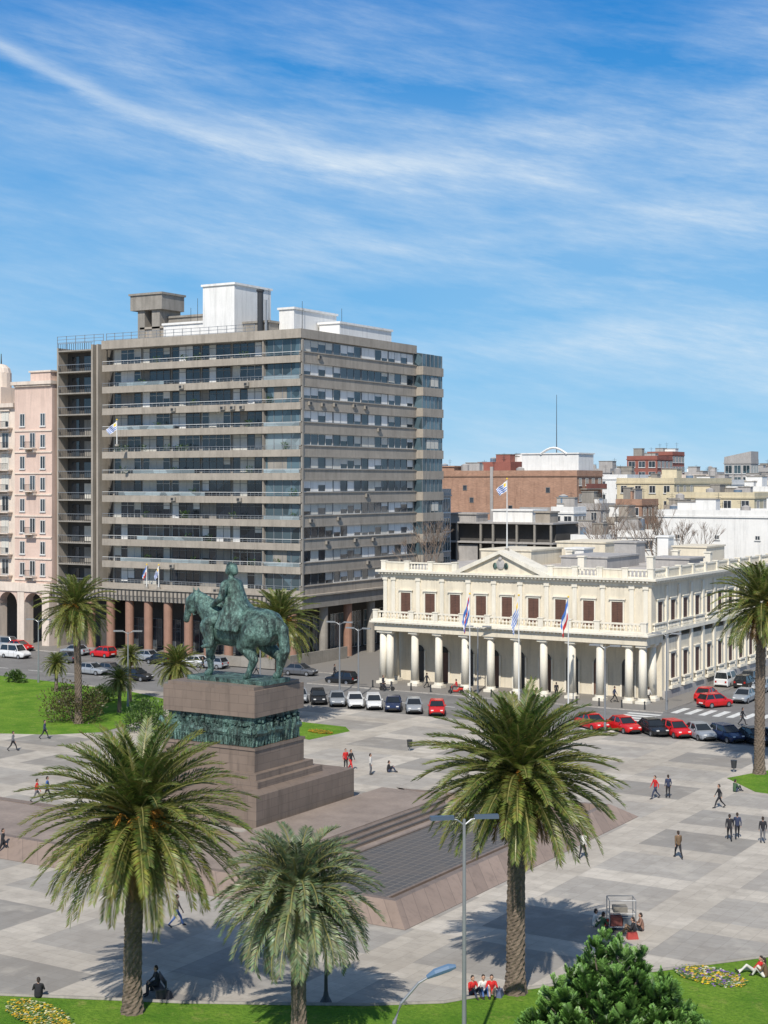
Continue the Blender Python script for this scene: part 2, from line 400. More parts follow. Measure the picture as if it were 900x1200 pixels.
# ---- horse and rider (life-size units, scaled)
def squash(me):
    co=np.zeros(len(me.vertices)*3); me.vertices.foreach_get('co',co); co=co.reshape(-1,3)
    z=co[:,2]; co[:,2]=np.where(z<.85,z*.78,z-.187); me.vertices.foreach_set('co',co.ravel()); me.update(); return me
def horse_mesh():
    c=[]
    a=c.append
    a(((.42,0,1.16),(.0,0,1.13),.36,.37,0,.9)); a(((.0,0,1.13),(-.5,0,1.2),.37,.38,0,.95))
    a(((-.45,0,1.28),(-.82,0,1.27),.36,.34,0,1.05)); a(((.3,0,1.40),(-.05,0,1.36),.17,.17,0,1)); a(((.5,0,1.12),(.64,0,1.16),.28,.23,0,1))
    for s in(1,-1): a(((-.78,.15*s,1.28),(-.84,.16*s,1.12),.28,.25,0,1)); a(((.45,.14*s,1.2),(.52,.14*s,1.05),.2,.17,0,1))
    a(((.44,0,1.34),(.76,0,1.58),.31,.24,0,.72)); a(((.76,0,1.58),(.98,0,1.74),.24,.17,0,.7))
    a(((1.0,0,1.77),(1.16,0,1.68),.145,.125,0,.78)); a(((1.16,0,1.68),(1.27,0,1.36),.12,.075,0,.8)); a(((1.27,0,1.36),(1.28,0,1.28),.075,.07,0,.9)); a(((1.07,0,1.6),(1.11,0,1.52),.115,.095,0,.72))
    for s in(1,-1): a(((1.01,.06*s,1.87),(1.03,.075*s,1.98),.035,.014,0,1))
    for t in range(8):
        x=.38+.085*t; z=1.62+.035*t; a(((x,.02,z),(x-.08,.13,z-.16),.06,.04,0,1)); a(((x,-.02,z),(x-.08,-.13,z-.16),.06,.04,0,1))
    a(((1.2,0,1.36),(.5,.1,1.56),.014,.014,0,1))
    def leg(pts,rs):
        for i in range(len(pts)-1): a((pts[i],pts[i+1],rs[i],rs[i+1],0,1))
    y=.19
    leg([(.46,y,1.1),(.44,y,.86),(.50,y,.5),(.46,y,.16),(.53,y,.05)],[.2,.14,.08,.06,.09])
    leg([(.5,-y,1.1),(.56,-y,.88),(.92,-y,.82),(.78,-y,.5),(.76,-y,.4)],[.2,.14,.08,.06,.08])
    leg([(-.64,y,1.15),(-.42,y,.84),(-.64,y,.5),(-.52,y,.16),(-.46,y,.05)],[.29,.19,.095,.065,.09])
    leg([(-.7,-y,1.15),(-.66,-y,.84),(-1.02,-y,.52),(-.98,-y,.16),(-.91,-y,.05)],[.29,.19,.095,.065,.09])
    for (q,w,e,r) in (((-1.08,0,1.40),(-1.22,0,1.22),.07,.11),((-1.22,0,1.22),(-1.26,0,.75),.11,.11),((-1.26,0,.75),(-1.2,0,.3),.11,.03)): a((q,w,e,r,0,1))
    return squash(blob('horse_bronze',c,.022,[BRONZE],2))
def rider_mesh():
    c=[];a=c.append
    a(((0,0,1.5),(0,0,1.75),.18,.16,0,1.2)); a(((0,0,1.75),(.03,0,2.08),.15,.16,0,1.3)); a(((.03,-.18,2.15),(.03,.18,2.15),.085,.085,0,1))
    a(((.03,0,2.18),(.05,0,2.34),.07,.06,0,1)); a(((.06,0,2.40),(.06,0,2.49),.1,.1,0,.9)); a(((.15,0,2.36),(.17,0,2.38),.04,.035,0,1)); a(((.18,0,2.43),(.19,0,2.41),.02,.02,0,1))
    a(((.0,0,2.47),(-.05,0,2.39),.11,.085,0,.95))
    for s in(1,-1):
        a(((0,.15*s,1.5),(.36,.38*s,1.32),.15,.12,0,1)); a(((.36,.38*s,1.32),(.22,.44*s,.88),.11,.075,0,1)); a(((.22,.44*s,.86),(.42,.46*s,.82),.065,.05,0,1))
        a(((.03,.23*s,2.12),(.02,.36*s,1.85),.09,.075,0,1)); a(((.02,.36*s,1.85),(.34,.2*s,1.70),.075,.055,0,1)); a(((.34,.2*s,1.70),(.47,.12*s,1.66),.055,.05,0,1))
    a(((-.05,0,2.12),(-.16,0,1.75),.14,.19,0,1.3)); a(((-.16,0,1.70),(-.42,0,1.52),.18,.12,0,1.55)); 
    for s in(1,-1):
        for t in range(5):
            q=t/4; a(((-.06-.3*q,.2*s,1.8-.22*q),(-.06-.4*q,.45*s,1.22),.09,.06,0,1))
        a(((-.1,.3*s,1.65),(.05,.44*s,1.25),.09,.07,0,1))
    return squash(blob('rider_bronze',c,.02,[BRONZE],2))
HORSE=horse_mesh(); RIDER=rider_mesh()

# ------------------------------------------------------------ ground
g=MB(); g.poly([(-6000,-3000,-.13),(5000,-3000,-.13),(5000,7000,-.13),(-6000,7000,-.13)],EARTH); g.obj('ground',kind='structure',label='city ground reaching to the horizon')
g=MB(); z=-.126
g.poly([(-420,136.6,z),(220,136.6,z),(220,152,z),(-420,152,z)],ASPH)
g.poly([(-420,152.001,z),(-104,152.001,z),(-104,161.5,z),(-420,161.5,z)],ASPH)
g.poly([(-59,152.001,z),(-42,152.001,z),(-42,420,z),(-59,420,z)],ASPH)
g.obj('road',kind='structure',label='grey asphalt street around the square')
g=MB(); g.prism([(-420,-80),(220,-80),(220,136.3),(-420,136.3)],-.5,0,PLAZA); g.obj('plaza_pavement',kind='structure',label='light and grey stone paving of the square')
g=MB(); g.prism([(-420,136.3),(220,136.3),(220,136.6),(-420,136.6)],-.4,.006,CONCL); g.obj('kerb',kind='structure',label='stone kerb along the square')
g=MB(); g.prism([(-104,152),(-59,152),(-59,330),(-104,330)],-.4,.0,SIDEW); g.obj('sidewalk',kind='structure',label='tiled pavement around the cream palace')
g=MB(); g.prism([(-420,161.5),(-104.01,161.5),(-104.01,330),(-420,330)],-.4,.0,SIDEW); g.obj('sidewalk',kind='structure',label='tiled pavement below the concrete block')
g=MB()
for i in range(11):
    x=-58.4+i*1.5; g.box(x,x+.75,152.6,156.6,-.124,-.118,PAINT)
for i in range(9):
    y=138+i*1.5; g.box(-62.2,-58.6,y,y+.75,-.124,-.118,PAINT)
for i in range(40):
    x=-250+i*6; g.box(x,x+2.5,144.2,144.35,-.124,-.119,PAINT)
for i in range(24):
    x=-60+i*3.4; g.poly([(x,137,-.121),(x+.12,137,-.121),(x-4.2+.12,141.2,-.121),(x-4.2,141.2,-.121)],PAINT)
g.obj('road_marking',kind='structure',label='white crossing stripes and lane lines')
def lawn(pts,zz=.03,name='lawn',lab='bright green lawn'):
    m=MB(); w=[G(*p) for p in pts]; m.prism(w,-.02,zz,GRASS); return m.obj(name,kind='structure',label=lab)
lawn([(-120,1163),(0,1167),(120,1172),(210,1176),(330,1178),(430,1179),(520,1176),(590,1164),(660,1154),(760,1140),(900,1122),(1010,1108),(1100,1500),(300,1560),(-200,1500)])
lawn([(-60,790),(0,792),(70,800),(150,810),(196,820),(190,838),(120,858),(60,861),(-60,858)])
lawn([(352,846),(405,852),(410,857),(362,867),(345,862)])
lawn([(852,912),(900,903),(940,906),(940,936),(885,928)])
def kerbline(pts,lab):
    m=MB(); w=[G(*p) for p in pts]; w=[(a,b,.05) for a,b in w]; m.tube(w,[.1]*len(w),6,CONCL); m.obj('kerb',kind='structure',label=lab)
kerbline([(-120,1163),(0,1167),(120,1172),(210,1176),(330,1178),(430,1179),(520,1176),(590,1164),(660,1154),(760,1140),(900,1122),(1010,1108)],'low stone edging of the lawn')

# ------------------------------------------------------------ windows
WC={}
def winmesh(w,h,nm,frame,glass,blind=0,bm=None,tr=0,sill=False,fr=.07,keep=.35):
    k=(round(w,2),round(h,2),nm,frame.name,glass.name,blind,bm.name if bm else '',tr,sill,keep)
    if k in WC: return WC[k]
    m=MB(); m.box(-w/2,w/2,-.02,.02,0,h,glass)
    m.box(-w/2,-w/2+fr,-.08,-.021,0,h,frame); m.box(w/2-fr,w/2,-.08,-.021,0,h,frame)
    m.box(-w/2+fr,w/2-fr,-.08,-.021,h-fr,h,frame); m.box(-w/2+fr,w/2-fr,-.08,-.021,0,fr,frame)
    for i in range(nm):
        x=-w/2+w*(i+1)/(nm+1); m.box(x-.03,x+.03,-.075,-.022,fr,h-fr,frame)
    if tr: m.box(-w/2+fr,w/2-fr,-.072,-.023,h*tr-.03,h*tr+.03,frame)
    if blind:
        n=nm+1
        rr=random.Random(blind*31+n)
        for i in range(n):
            q=rr.random(); 
            if q<keep: continue
            hh=h*(.25+.6*rr.random()) if rr.random()<.6 else h-fr*1.2; x0=-w/2+w*i/n+.05; m.box(x0,x0+w/n-.1,-.045,-.024,h-hh,h-fr,bm)
    if sill: m.box(-w/2-.1,w/2+.1,-.16,-.02,-.12,-.001,frame)
    WC[k]=m.mesh('window'); return WC[k]
def win(rt,x,y,z,face,*a,name='window',**k):
    return add(name,winmesh(*a,**k),rt,(x,y,z),0 if face=='F' else math.pi/2)

# ------------------------------------------------------------ large concrete apartment block
def big_block():
    x0,x1,y0,y1=-149.,-114.8,166.4,196.4; zb,fh,nf=9.2,3.1,11; zt=zb+fh*nf
    rt=root('apartment_block',((x0+x1)/2,(y0+y1)/2,0),'beige concrete apartment block with long balconies over a brown colonnade','building')
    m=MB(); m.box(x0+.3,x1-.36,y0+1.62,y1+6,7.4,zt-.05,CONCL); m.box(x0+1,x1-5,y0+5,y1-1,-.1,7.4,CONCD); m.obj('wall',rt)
    m=MB(); m.box(x0-.3,x1+.15,y0-.15,y0+.25,zt-.3,zt+.9,CONC); m.box(x1-.25,x1+.15,y0+.25,y1,zt-.3,zt+.9,CONC); m.box(x0-.3,x0+.1,y0+.25,y1,zt-.3,zt+.9,CONC)
    m.box(x0+.1,x1-.25,y0+.25,y1,zt-.3,zt,TAR); m.obj('roof',rt)
    for k in range(nf):
        z=zb+k*fh
        m=MB(); m.box(x0-.2,x1-.3,y0,y0+1.6,z-.3,z,CONCL); m.box(x0-.2,x1-6.2,y0-.12,y0+.06,z-.42,z+.52,CONC)
        m.box(x1-6.2,x1+.02,y0-.12,y0+.06,z-.42,z+.52,CONC)
        m.box(x0-.22,x0-.04,y0+.06,y0+1.6,z-.3,z+.52,CONC)
        m.obj('balcony',rt)
        m=MB(); m.box(x0-.2,x1,y0-.05,y0,z+1.0,z+1.06,FRAMEW if k%3 else METAL); m.box(x0-.2,x1,y0-.05,y0,z+.74,z+.77,METAL)
        n=26
        for i in range(n+1):
            x=x0-.18+(x1-.1-x0)*i/n; m.box(x-.02,x+.02,y0-.04,y0-.01,z+.52,z+1.0,METAL)
        if k in(1,2,4,5,7,9):
            a=x0+U(0,8); b=a+U(8,16); m.box(a,b,y0-.03,y0-.015,z+.54,z+.99,GLASSR)
        if k%2: m.box(x1-6,x1-.2,y0-.03,y0-.015,z+.54,z+.99,GLASSR)
        m.obj('railing',rt)
        for i in range(5):
            w=5.3; x=x0+.5+w*(i+.5)
            win(rt,x,y0+1.6,z+.02,'F',w-.35,2.72,3,random.choice([FRAMEW,FRAMEG,FRAMEG]),GLASS,random.randint(1,12),random.choice([BLIND,WHITE,CONCL]),.8,keep=.5)
        m=MB(); yg=y0+.55
        m.box(x1-6.1,x1-.35,yg,yg+.08,z+.0,z+fh-.3,GLASSB if k!=6 else GLASSR); m.box(x1-.43,x1-.35,yg+.081,y0+1.6,z+.98,z+fh-.45,GLASSB)
        for i in range(5):
            x=x1-6.1+i*1.4; m.box(x-.04,x+.04,yg-.05,yg-.001,z,z+fh-.45,FRAMEG if k%2 else METAL)
        if k in(1,5,8): m.box(x1-6+U(0,2),x1-2.6,yg-.03,yg-.002,z+1.0,z+fh-.5,CONCL)
        m.box(x1-6.25,x1-6.11,y0+.05,y0+1.6,z,z+fh-.42,CONC)
        m.obj('bay_window',rt)
        m=MB(); m.box(x1-.35,x1+.02,y0+.1,y1,z-.45,z+.98,CONC); m.box(x1-.35,x1+.14,y0+.1,y1,z+.98,z+1.1,CONC); m.box(x1+.021,x1+.1,y0+.1,y1,z-.45,z-.3,CONC); m.obj('spandrel',rt)
        for i in range(4):
            w=(y1-y0-1.2)/4; y=y0+.9+w*(i+.5)
            win(rt,x1-.34,y,z+1.1,'R',w-.2,1.55,3,random.choice([FRAMEW,METAL,METAL]),GLASS,random.randint(1,14),random.choice([BLIND,WHITE,BLIND,WHITE]),keep=.32)
        m=MB(); m.box(x1-1,x1+1.2,y1+.05,y1+6.2,z-.3,z+.95,CONC); m.box(x1+.9,x1+.96,y1+.15,y1+6.1,z+.95,z+2.8,GLASSB)
        m.box(x1-1,x1+.9,y1+.12,y1+.18,z+.95,z+2.8,GLASSB)
        for i in range(6):
            y=y1+.15+i*1.19; m.box(x1+.96,x1+1.02,y-.04,y+.04,z+.95,z+2.8,METAL)
        if k%3==0: m.box(x1+.96,x1+1.0,y1+1.2+U(0,2),y1+5,z+1.2,z+2.5,BLIND)
        m.obj('enclosed_balcony',rt)
        m=MB(); m.box(x1-.05,x1+.2,y0+.1,y0+.45,z-.45,z+fh-.46,CONCL); m.obj('pier',rt)
    sx0,sx1=-158.4,-149.4
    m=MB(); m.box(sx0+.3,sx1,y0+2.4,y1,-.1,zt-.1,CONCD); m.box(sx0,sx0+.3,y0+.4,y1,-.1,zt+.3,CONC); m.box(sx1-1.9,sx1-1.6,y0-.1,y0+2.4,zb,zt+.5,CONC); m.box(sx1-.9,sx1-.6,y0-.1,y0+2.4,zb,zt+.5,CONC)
    m.obj('wing_wall',rt)
    for k in range(nf+1):
        z=zb+k*fh-.1
        m=MB(); m.box(sx0+.3,sx1-1.9,y0+.3,y0+2.4,z-.2,z,CONCL); m.box(sx0+.3,sx1-1.9,y0+.25,y0+.3,z+.95,z+1.02,METAL)
        for i in range(16):
            x=sx0+.45+i*.42; m.box(x-.03,x+.03,y0+.26,y0+.3,z,z+.95,METALD)
        if k<nf:
            m.box(sx0+1.2,sx0+2.6,y0+2.3,y0+2.38,z+.1,z+2.3,GLASS); m.box(sx0+3.6,sx0+5.6,y0+2.3,y0+2.38,z+.1,z+2.3,random.choice([GLASS,BLIND,CONCL]))
        m.obj('stair_balcony',rt)
    m=MB(); m.box(sx0,x1+.6,y0-.5,y1,7.3,8.9,CONCL); m.box(sx0,x1+.9,y0-.8,y1+.1,8.9,9.1,CONC) 
    m.obj('podium',rt)
    m=MB(); m.box(sx0,x1,y0-.6,y0-.51,8.0,8.8,CONC)
    for i in range(60):
        x=sx0+.2+i*.72; m.box(x,x+.25,y0-.66,y0-.61,7.45,8.85,CONCD)
    m.obj('frieze_panel',rt)
    for u in (107,130,152,174,197,221,244,268,293,318,343):
        x=xu(u,y0+.3); m=MB(); m.cyl(x,y0+.3,0,7.3,.62,.62,16,BROWNC); m.cyl(x,y0+.3,0,.25,.75,.72,16,CONCL); m.obj('column',rt,smooth=False)
    for j in range(5):
        y=y0+6+j*6; m=MB(); m.cyl(x1-.4,y,0,7.3,.6,.6,14,BROWNC if j%2 else CONCL); m.obj('column',rt)
    for i in range(9):
        x=x0+1.8+3.4*i; win(rt,x,y0+4.98,.2,'F',3.0,4.2,2,FRAMEG,GLASS,0,None,.7,name='shop_window')
    for j in range(6):
        y=y0+7.5+j*4.4; win(rt,x1-4.98,y,.2,'R',3.6,5.2,3,FRAMEW,GLASSB,0,None,.7,name='shop_window')
    m=MB(); m.box(-.38,.38,-.3,-.01,0,.5,CONCL); m.box(-.3,.12,-.32,-.301,.08,.42,METALD); ac=m.mesh('air_conditioner')
    for i in range(26):
        k=random.randint(0,nf-1); z=zb+k*fh
        if i<16: add('air_conditioner',ac,rt,(x1+.03,U(y0+1.5,y1-1.5),z+U(.1,.35)),math.pi/2)
        else: add('air_conditioner',ac,rt,(U(x0+2,x1-8),y0-.13,z-.2),0)
    def rb(n,a,b,c,d,z0_,z1_,mt,lid=True):
        q=MB(); q.box(a,b,c,d,z0_,z1_,mt)
        if lid: q.box(a-.2,b+.2,c-.2,d+.2,z1_,z1_+.3,mt)
        q.obj(n,rt)
    rb('lift_house',-133.9,-128.4,170,178.6,zt,51.3,WHITE)
    rb('water_tank',-151.3,-145.3,174.8,180,49.4,51.6,CONCL)
    rb('stair_house',-150.2,-148.9,175.2,180,zt,49.4,CONCL,False); rb('stair_house',-147.5,-146,175.2,180,zt,49.4,CONCL,False)
    rb('stair_house',-146,-139,177,184,zt,48.2,CONCL); rb('stair_house',-149.6,-143.5,175.4,179,zt,46.6,CONC)
    rb('plant_room',-141.8,-134.2,171,178,zt,46.4,WHITE)
    rb('plant_room',-123.9,-121.4,174.3,185,zt,47.9,WHITE)
    rb('plant_room',-121,-117.6,180,194,zt,46.2,WHITE)
    rb('plant_room',-128.3,-124,172,176,zt,46,CONCL)
    m=MB(); m.cyl(-125,171.4,zt,50.2,.42,.42,12,METALD); m.cyl(-125,171.4,50.2,50.5,.55,.55,12,METALD); m.obj('chimney',rt)
    m=MB(); m.cyl(-123.9,171.2,zt,49,.18,.18,8,METAL); m.obj('vent_pipe',rt)
    m=MB()
    for (a,b,c,d) in ((sx0,x0-.5,y0+.5,y0+.5),(x0,x1-8,y0+.6,y0+.6)):
        for zz in(.45,.9,1.35): m.box(a,b,c-.03,c+.03,zt+.57+zz,zt+.63+zz,METAL)
        n=int((b-a)/1.5)
        for i in range(n+1): 
            x=a+(b-a)*i/n; m.box(x-.03,x+.03,c-.03,c+.03,zt-.05,zt+2.0,METAL)
    m.obj('roof_railing',rt)
    for i in range(7):
        m=MB(); x=U(x0+2,x1-3);y=U(172,190); m.cyl(x,y,zt,zt+U(4,8),.05,.03,5,METALD); m.obj('antenna',rt)
    for i in range(34):
        k=random.randint(1,nf-1); x=U(x0+1,x1-1); q=MB(); cols=[]
        for j in range(60):
            c=Vector((x+U(-.6,.6),y0+.3+U(-.15,.15),zb+k*fh+.5+U(0,.95))); d=Vector((U(-1,1),U(-1,1),U(-.3,1)))*.13; e=Vector((U(-1,1),U(-1,1),U(-1,1)))*.08
            q.poly([c,c+d+e,c+d*2,c+d-e],LEAF); g_=U(.6,1.2); cols+=[(.06*g_,.12*g_,.03*g_,1)]*4
        q.c=cols; q.obj('potted_plant',rt)
    return rt
big_block()

# ------------------------------------------------------------ generic building
def building(name,label,x0,x1,y0,y1,z,wm,rows=3,cf=4,cr=3,ww=1.5,wh=1.5,fr=FRAMEW,gl=GLASS,z0=None,roofm=TAR,par=.9,nm=1,roofbits=2,step=3.0,blind=None,inset=.6):
    rt=root(name,((x0+x1)/2,(y0+y1)/2,0),label,'building')
    m=MB(); m.box(x0,x1,y0,y1,-.1,z-par,wm); m.obj('wall',rt)
    m=MB(); t=.25
    m.box(x0-.05,x1+.05,y0-.05,y0+t,z-par,z,wm); m.box(x0-.05,x1+.05,y1-t,y1+.05,z-par,z,wm); m.box(x0-.05,x0+t,y0+t,y1-t,z-par,z,wm); m.box(x1-t,x1+.05,y0+t,y1-t,z-par,z,wm)
    m.box(x0+t,x1-t,y0+t,y1-t,z-par,z-par+.1,roofm); m.box(x0-.2,x1+.2,y0-.2,y0-.05,z-par-.25,z-par-.02,wm); m.box(x1+.05,x1+.2,y0-.05,y1,z-par-.25,z-par-.02,wm)
    m.obj('roof',rt)
    for r in range(rows):
        zz=z-par-inset-wh-r*step
        if zz<0.3: break
        for i in range(cf):
            w=(x1-x0)/cf; win(rt,x0+w*(i+.5),y0-.01,zz,'F',min(ww,w*.8),wh,nm,fr,gl,blind and random.randint(1,5) or 0,BLIND,0,True)
        for i in range(cr):
            w=(y1-y0)/cr; win(rt,x1+.01,y0+w*(i+.5),zz,'R',min(ww,w*.8),wh,nm,fr,gl,blind and random.randint(1,5) or 0,BLIND,0,True)
    for i in range(roofbits*2):
        a=U(x0+.5,max(x0+.6,x1-4)); b=U(y0+1,max(y0+1.2,y1-4)); m=MB(); h=U(1.2,3.0); w=min(U(1.2,4),x1-a-.3); d=min(U(1.2,3.5),y1-b-.3)
        mt=random.choice([WHITE,GREYR,wm,CONCL])
        if i%3==2: m.cyl(a+.8,b+.8,z-par+.1,z-par+h,.8,.8,12,random.choice([GREYR,SKYT])); m.cyl(a+.8,b+.8,z-par+h,z-par+h+.3,.82,.2,12,GREYR); m.obj('water_tank',rt)
        else: m.box(a,a+w,b,b+d,z-par+.1,z-par+h,mt); m.box(a-.1,a+w+.1,b-.1,b+d+.1,z-par+h,z-par+h+.15,CONCL); m.obj('roof_hut',rt)
    if roofbits:
        for i in range(3):
            m=MB(); x=U(x0+1,x1-.5);y=U(y0+.5,y1-.5); h=U(1,3); m.cyl(x,y,z-par+.1,z+h,.05,.03,5,METALD); m.box(x-.6,x+.6,y-.02,y+.02,z+h*.85,z+h*.85+.04,METALD); m.box(x-.4,x+.4,y-.02,y+.02,z+h*.7,z+h*.7+.04,METALD); m.obj('antenna',rt)
    return rt
def bimg(name,label,uc,D,W,d,vt,wm,**k):
    x,y=P(uc,D); return building(name,label,x-W,x,y,y+d,CAMH+(HZ-vt)*D/F,wm,**k)
br=bimg('brick_building','wide orange brick building with a blank side wall and white rooftop',676,290,35,12,551,BRICK,rows=2,cf=0,cr=4,ww=1.2,wh=1.4,fr=FRAMEW,roofbits=3)
x,y=P(676,290)
def sub(rt,n,a,b,c,d,z0,z1,m,lid=False):
    q=MB(); q.box(a,b,c,d,z0,z1,m)
    if lid: q.box(a-.2,b+.2,c-.2,d+.2,z1,z1+.25,m)
    q.obj(n,rt)
for (a,b,c_) in((-24,22.4,1),(-22.5,20,1),(-6,22,1),(-31,19.5,1),(-14,18.5,1)): win(br,x+a,y-.01,b,'F',.9,1.0,0,FRAMEG,GLASS)
sub(br,'pipe_duct',x-18.3,x-17.7,y-.3,y-.02,8,27,GREYR); sub(br,'party_wall_patch',x-12,x-5.5,y-.05,y-.01,8,19.2,GREYR)
sub(br,'rooftop_room',x-13,x-1,y+3,y+10,25.6,29.4,WHITE,True)
q=MB(); q.tube([(x-9+i*.7,y+2.9,29.4+1.2*math.sin(math.pi*i/8)) for i in range(9)],[.25]*9,6,WHITE); q.obj('roof_arch',br)
sub(br,'rooftop_room',x-22,x-16,y+4,y+9,25.6,28,BRICKD); sub(br,'rooftop_room',x-33,x-27,y+1,y+5,25.6,27,BRICK,True)
for i in range(4):
    q=MB(); q.box(x+.05,x+1.4,y+1.5,y+11,24-3*i-1.4,24-3*i-1.2,CONCL); q.box(x+1.3,x+1.4,y+1.5,y+11,24-3*i-1.2,24-3*i-.3,WHITE if i%2 else BRICKD); q.obj('balcony',br)
q=MB(); q.cyl(x-7,y+6,29.6,41,.09,.04,6,METALD); q.obj('antenna_mast',br)
x,y=P(648,238); rt=root('parking_structure',(x-11,y+6,0),'unfinished dark concrete frame building with open floors','building')
m=MB(); m.box(x-19.5,x-.5,y+2.2,y+12,-.1,17.4,CONCD); m.obj('wall',rt)
for k in range(6):
    m=MB(); m.box(x-20+(1.2 if k%2 else 0),x-(.8 if k%3==0 else 0),y,y+12.3,3.1*k+1.9,3.1*k+2.15,GREYR); m.obj('floor_slab',rt)
for i,dx in enumerate((0,2.6,6.9,9.1,13.3,16.4,19.2)):
    m=MB(); xx=x-19.8+dx; m.box(xx,xx+.3,y+.1,y+.4,0,17.4,CONCL); m.obj('column',rt)
for (a,b,z0,z1,mt) in((-17,-13.5,11,14,GREYR),(-8.4,-4.8,11.5,14.2,WHITE)): sub(rt,'infill_panel',x+a,x+b,y+.5,y+.7,z0,z1,mt)
sub(rt,'roof_hut',x-12,x-5,y+3,y+8,17.65,19.4,WHITE,True); sub(rt,'roof_hut',x-19,x-14,y+1,y+5,17.65,18.8,GREYR,True); sub(rt,'roof_hut',x-3.5,x-1,y+1,y+4,17.65,19.2,CONC,True)
bimg('annex_building','narrow glazed annex beside the concrete block',506,236,8,6,573,GREYR,rows=7,cf=3,cr=2,ww=2.4,wh=2.2,gl=GLASSB,nm=2,roofbits=0)
bimg('apartment_building','pale grey apartment building with small windows',704,262,5,6,590,GREYR,rows=5,cf=2,cr=2,ww=1.1,roofbits=1)
bimg('apartment_building','grey rendered low apartment building',735,262,7,7,606,CONC,rows=4,cf=3,cr=2,roofbits=2)
bimg('apartment_building','white low building behind the palace',768,246,9,6,622,WHITE,rows=3,cf=4,cr=2,roofbits=2)
bimg('apartment_building','white low building with roof huts behind the palace',704,236,5,6,627,WHITE,rows=2,cf=4,cr=2,roofbits=3)
bimg('apartment_building','cream yellow building with rows of windows',790,300,12,34,560,YEL,rows=4,cf=4,cr=9,ww=1.3,roofbits=3)
bimg('apartment_building','long cream building with dark windows',884,282,17,20,577,YEL,rows=4,cf=5,cr=5,ww=1.5,roofbits=3)
bimg('commercial_building','plain white walled building',962,232,26,18,599,WHITE,rows=1,cf=4,cr=0,ww=.8,wh=.7,roofbits=3,inset=3)
bimg('tower_block','dark red tower block with glazed corner',770,430,9,12,534,BRICKD,rows=6,cf=3,cr=4,ww=2,wh=1.8,roofbits=1)
bimg('tower_block','dark red tower block with glazed top',788,460,8,10,529,BRICKD,rows=6,cf=3,cr=4,ww=2,wh=1.8,roofbits=1)
gt=bimg('tower_block','grey glass tower with slanted top',880,390,7,6,538,GREYR,rows=7,cf=3,cr=3,ww=2,wh=2.2,gl=GLASSB,roofbits=0)
x,y=P(880,390); m=MB(); zt=CAMH+(HZ-538)*390/F; m.poly([(x-7,y,zt+.01),(x,y,zt+.01),(x,y,zt+2.0),(x-7,y,zt+.6)],GREYR); m.poly([(x-7,y,zt+.6),(x,y,zt+2.),(x,y+6,zt+2.),(x-7,y+6,zt+.6)],GREYR); m.poly([(x,y,zt),(x,y+6,zt),(x,y+6,zt+2),(x,y,zt+2)],GREYR); m.obj('slanted_roof',gt)
for (uc,D,W,d,vt,wm) in ((560,360,22,15,552,GREYR),(610,380,12,10,541,BRICKD),(735,350,12,14,556,WHITE),(715,400,10,10,549,GREYR),(830,380,14,12,556,PINKL),(855,340,10,10,562,WHITE),(905,350,12,12,563,CREAM),(930,420,12,12,548,GREYR),(640,330,10,10,553,WHITE),(760,520,20,20,556,YEL),(840,560,26,20,553,GREYR),(960,480,30,20,556,WHITE),(540,520,30,20,560,WHITE),(830,262,9,9,600,PINKL),(900,320,9,9,570,WHITE),(752,278,5,8,585,BRICK),(815,276,6,5,592,CONC),(672,252,4,5,594,WHITE),(850,255,6,6,606,CONC)):
    bimg('apartment_building',random.choice(['distant pale apartment building','distant city building with small windows','plain distant block with flat roof']),uc,D,W,d,vt,wm,rows=3,cf=max(2,int(W/4)),cr=3,roofbits=2,ww=1.4)

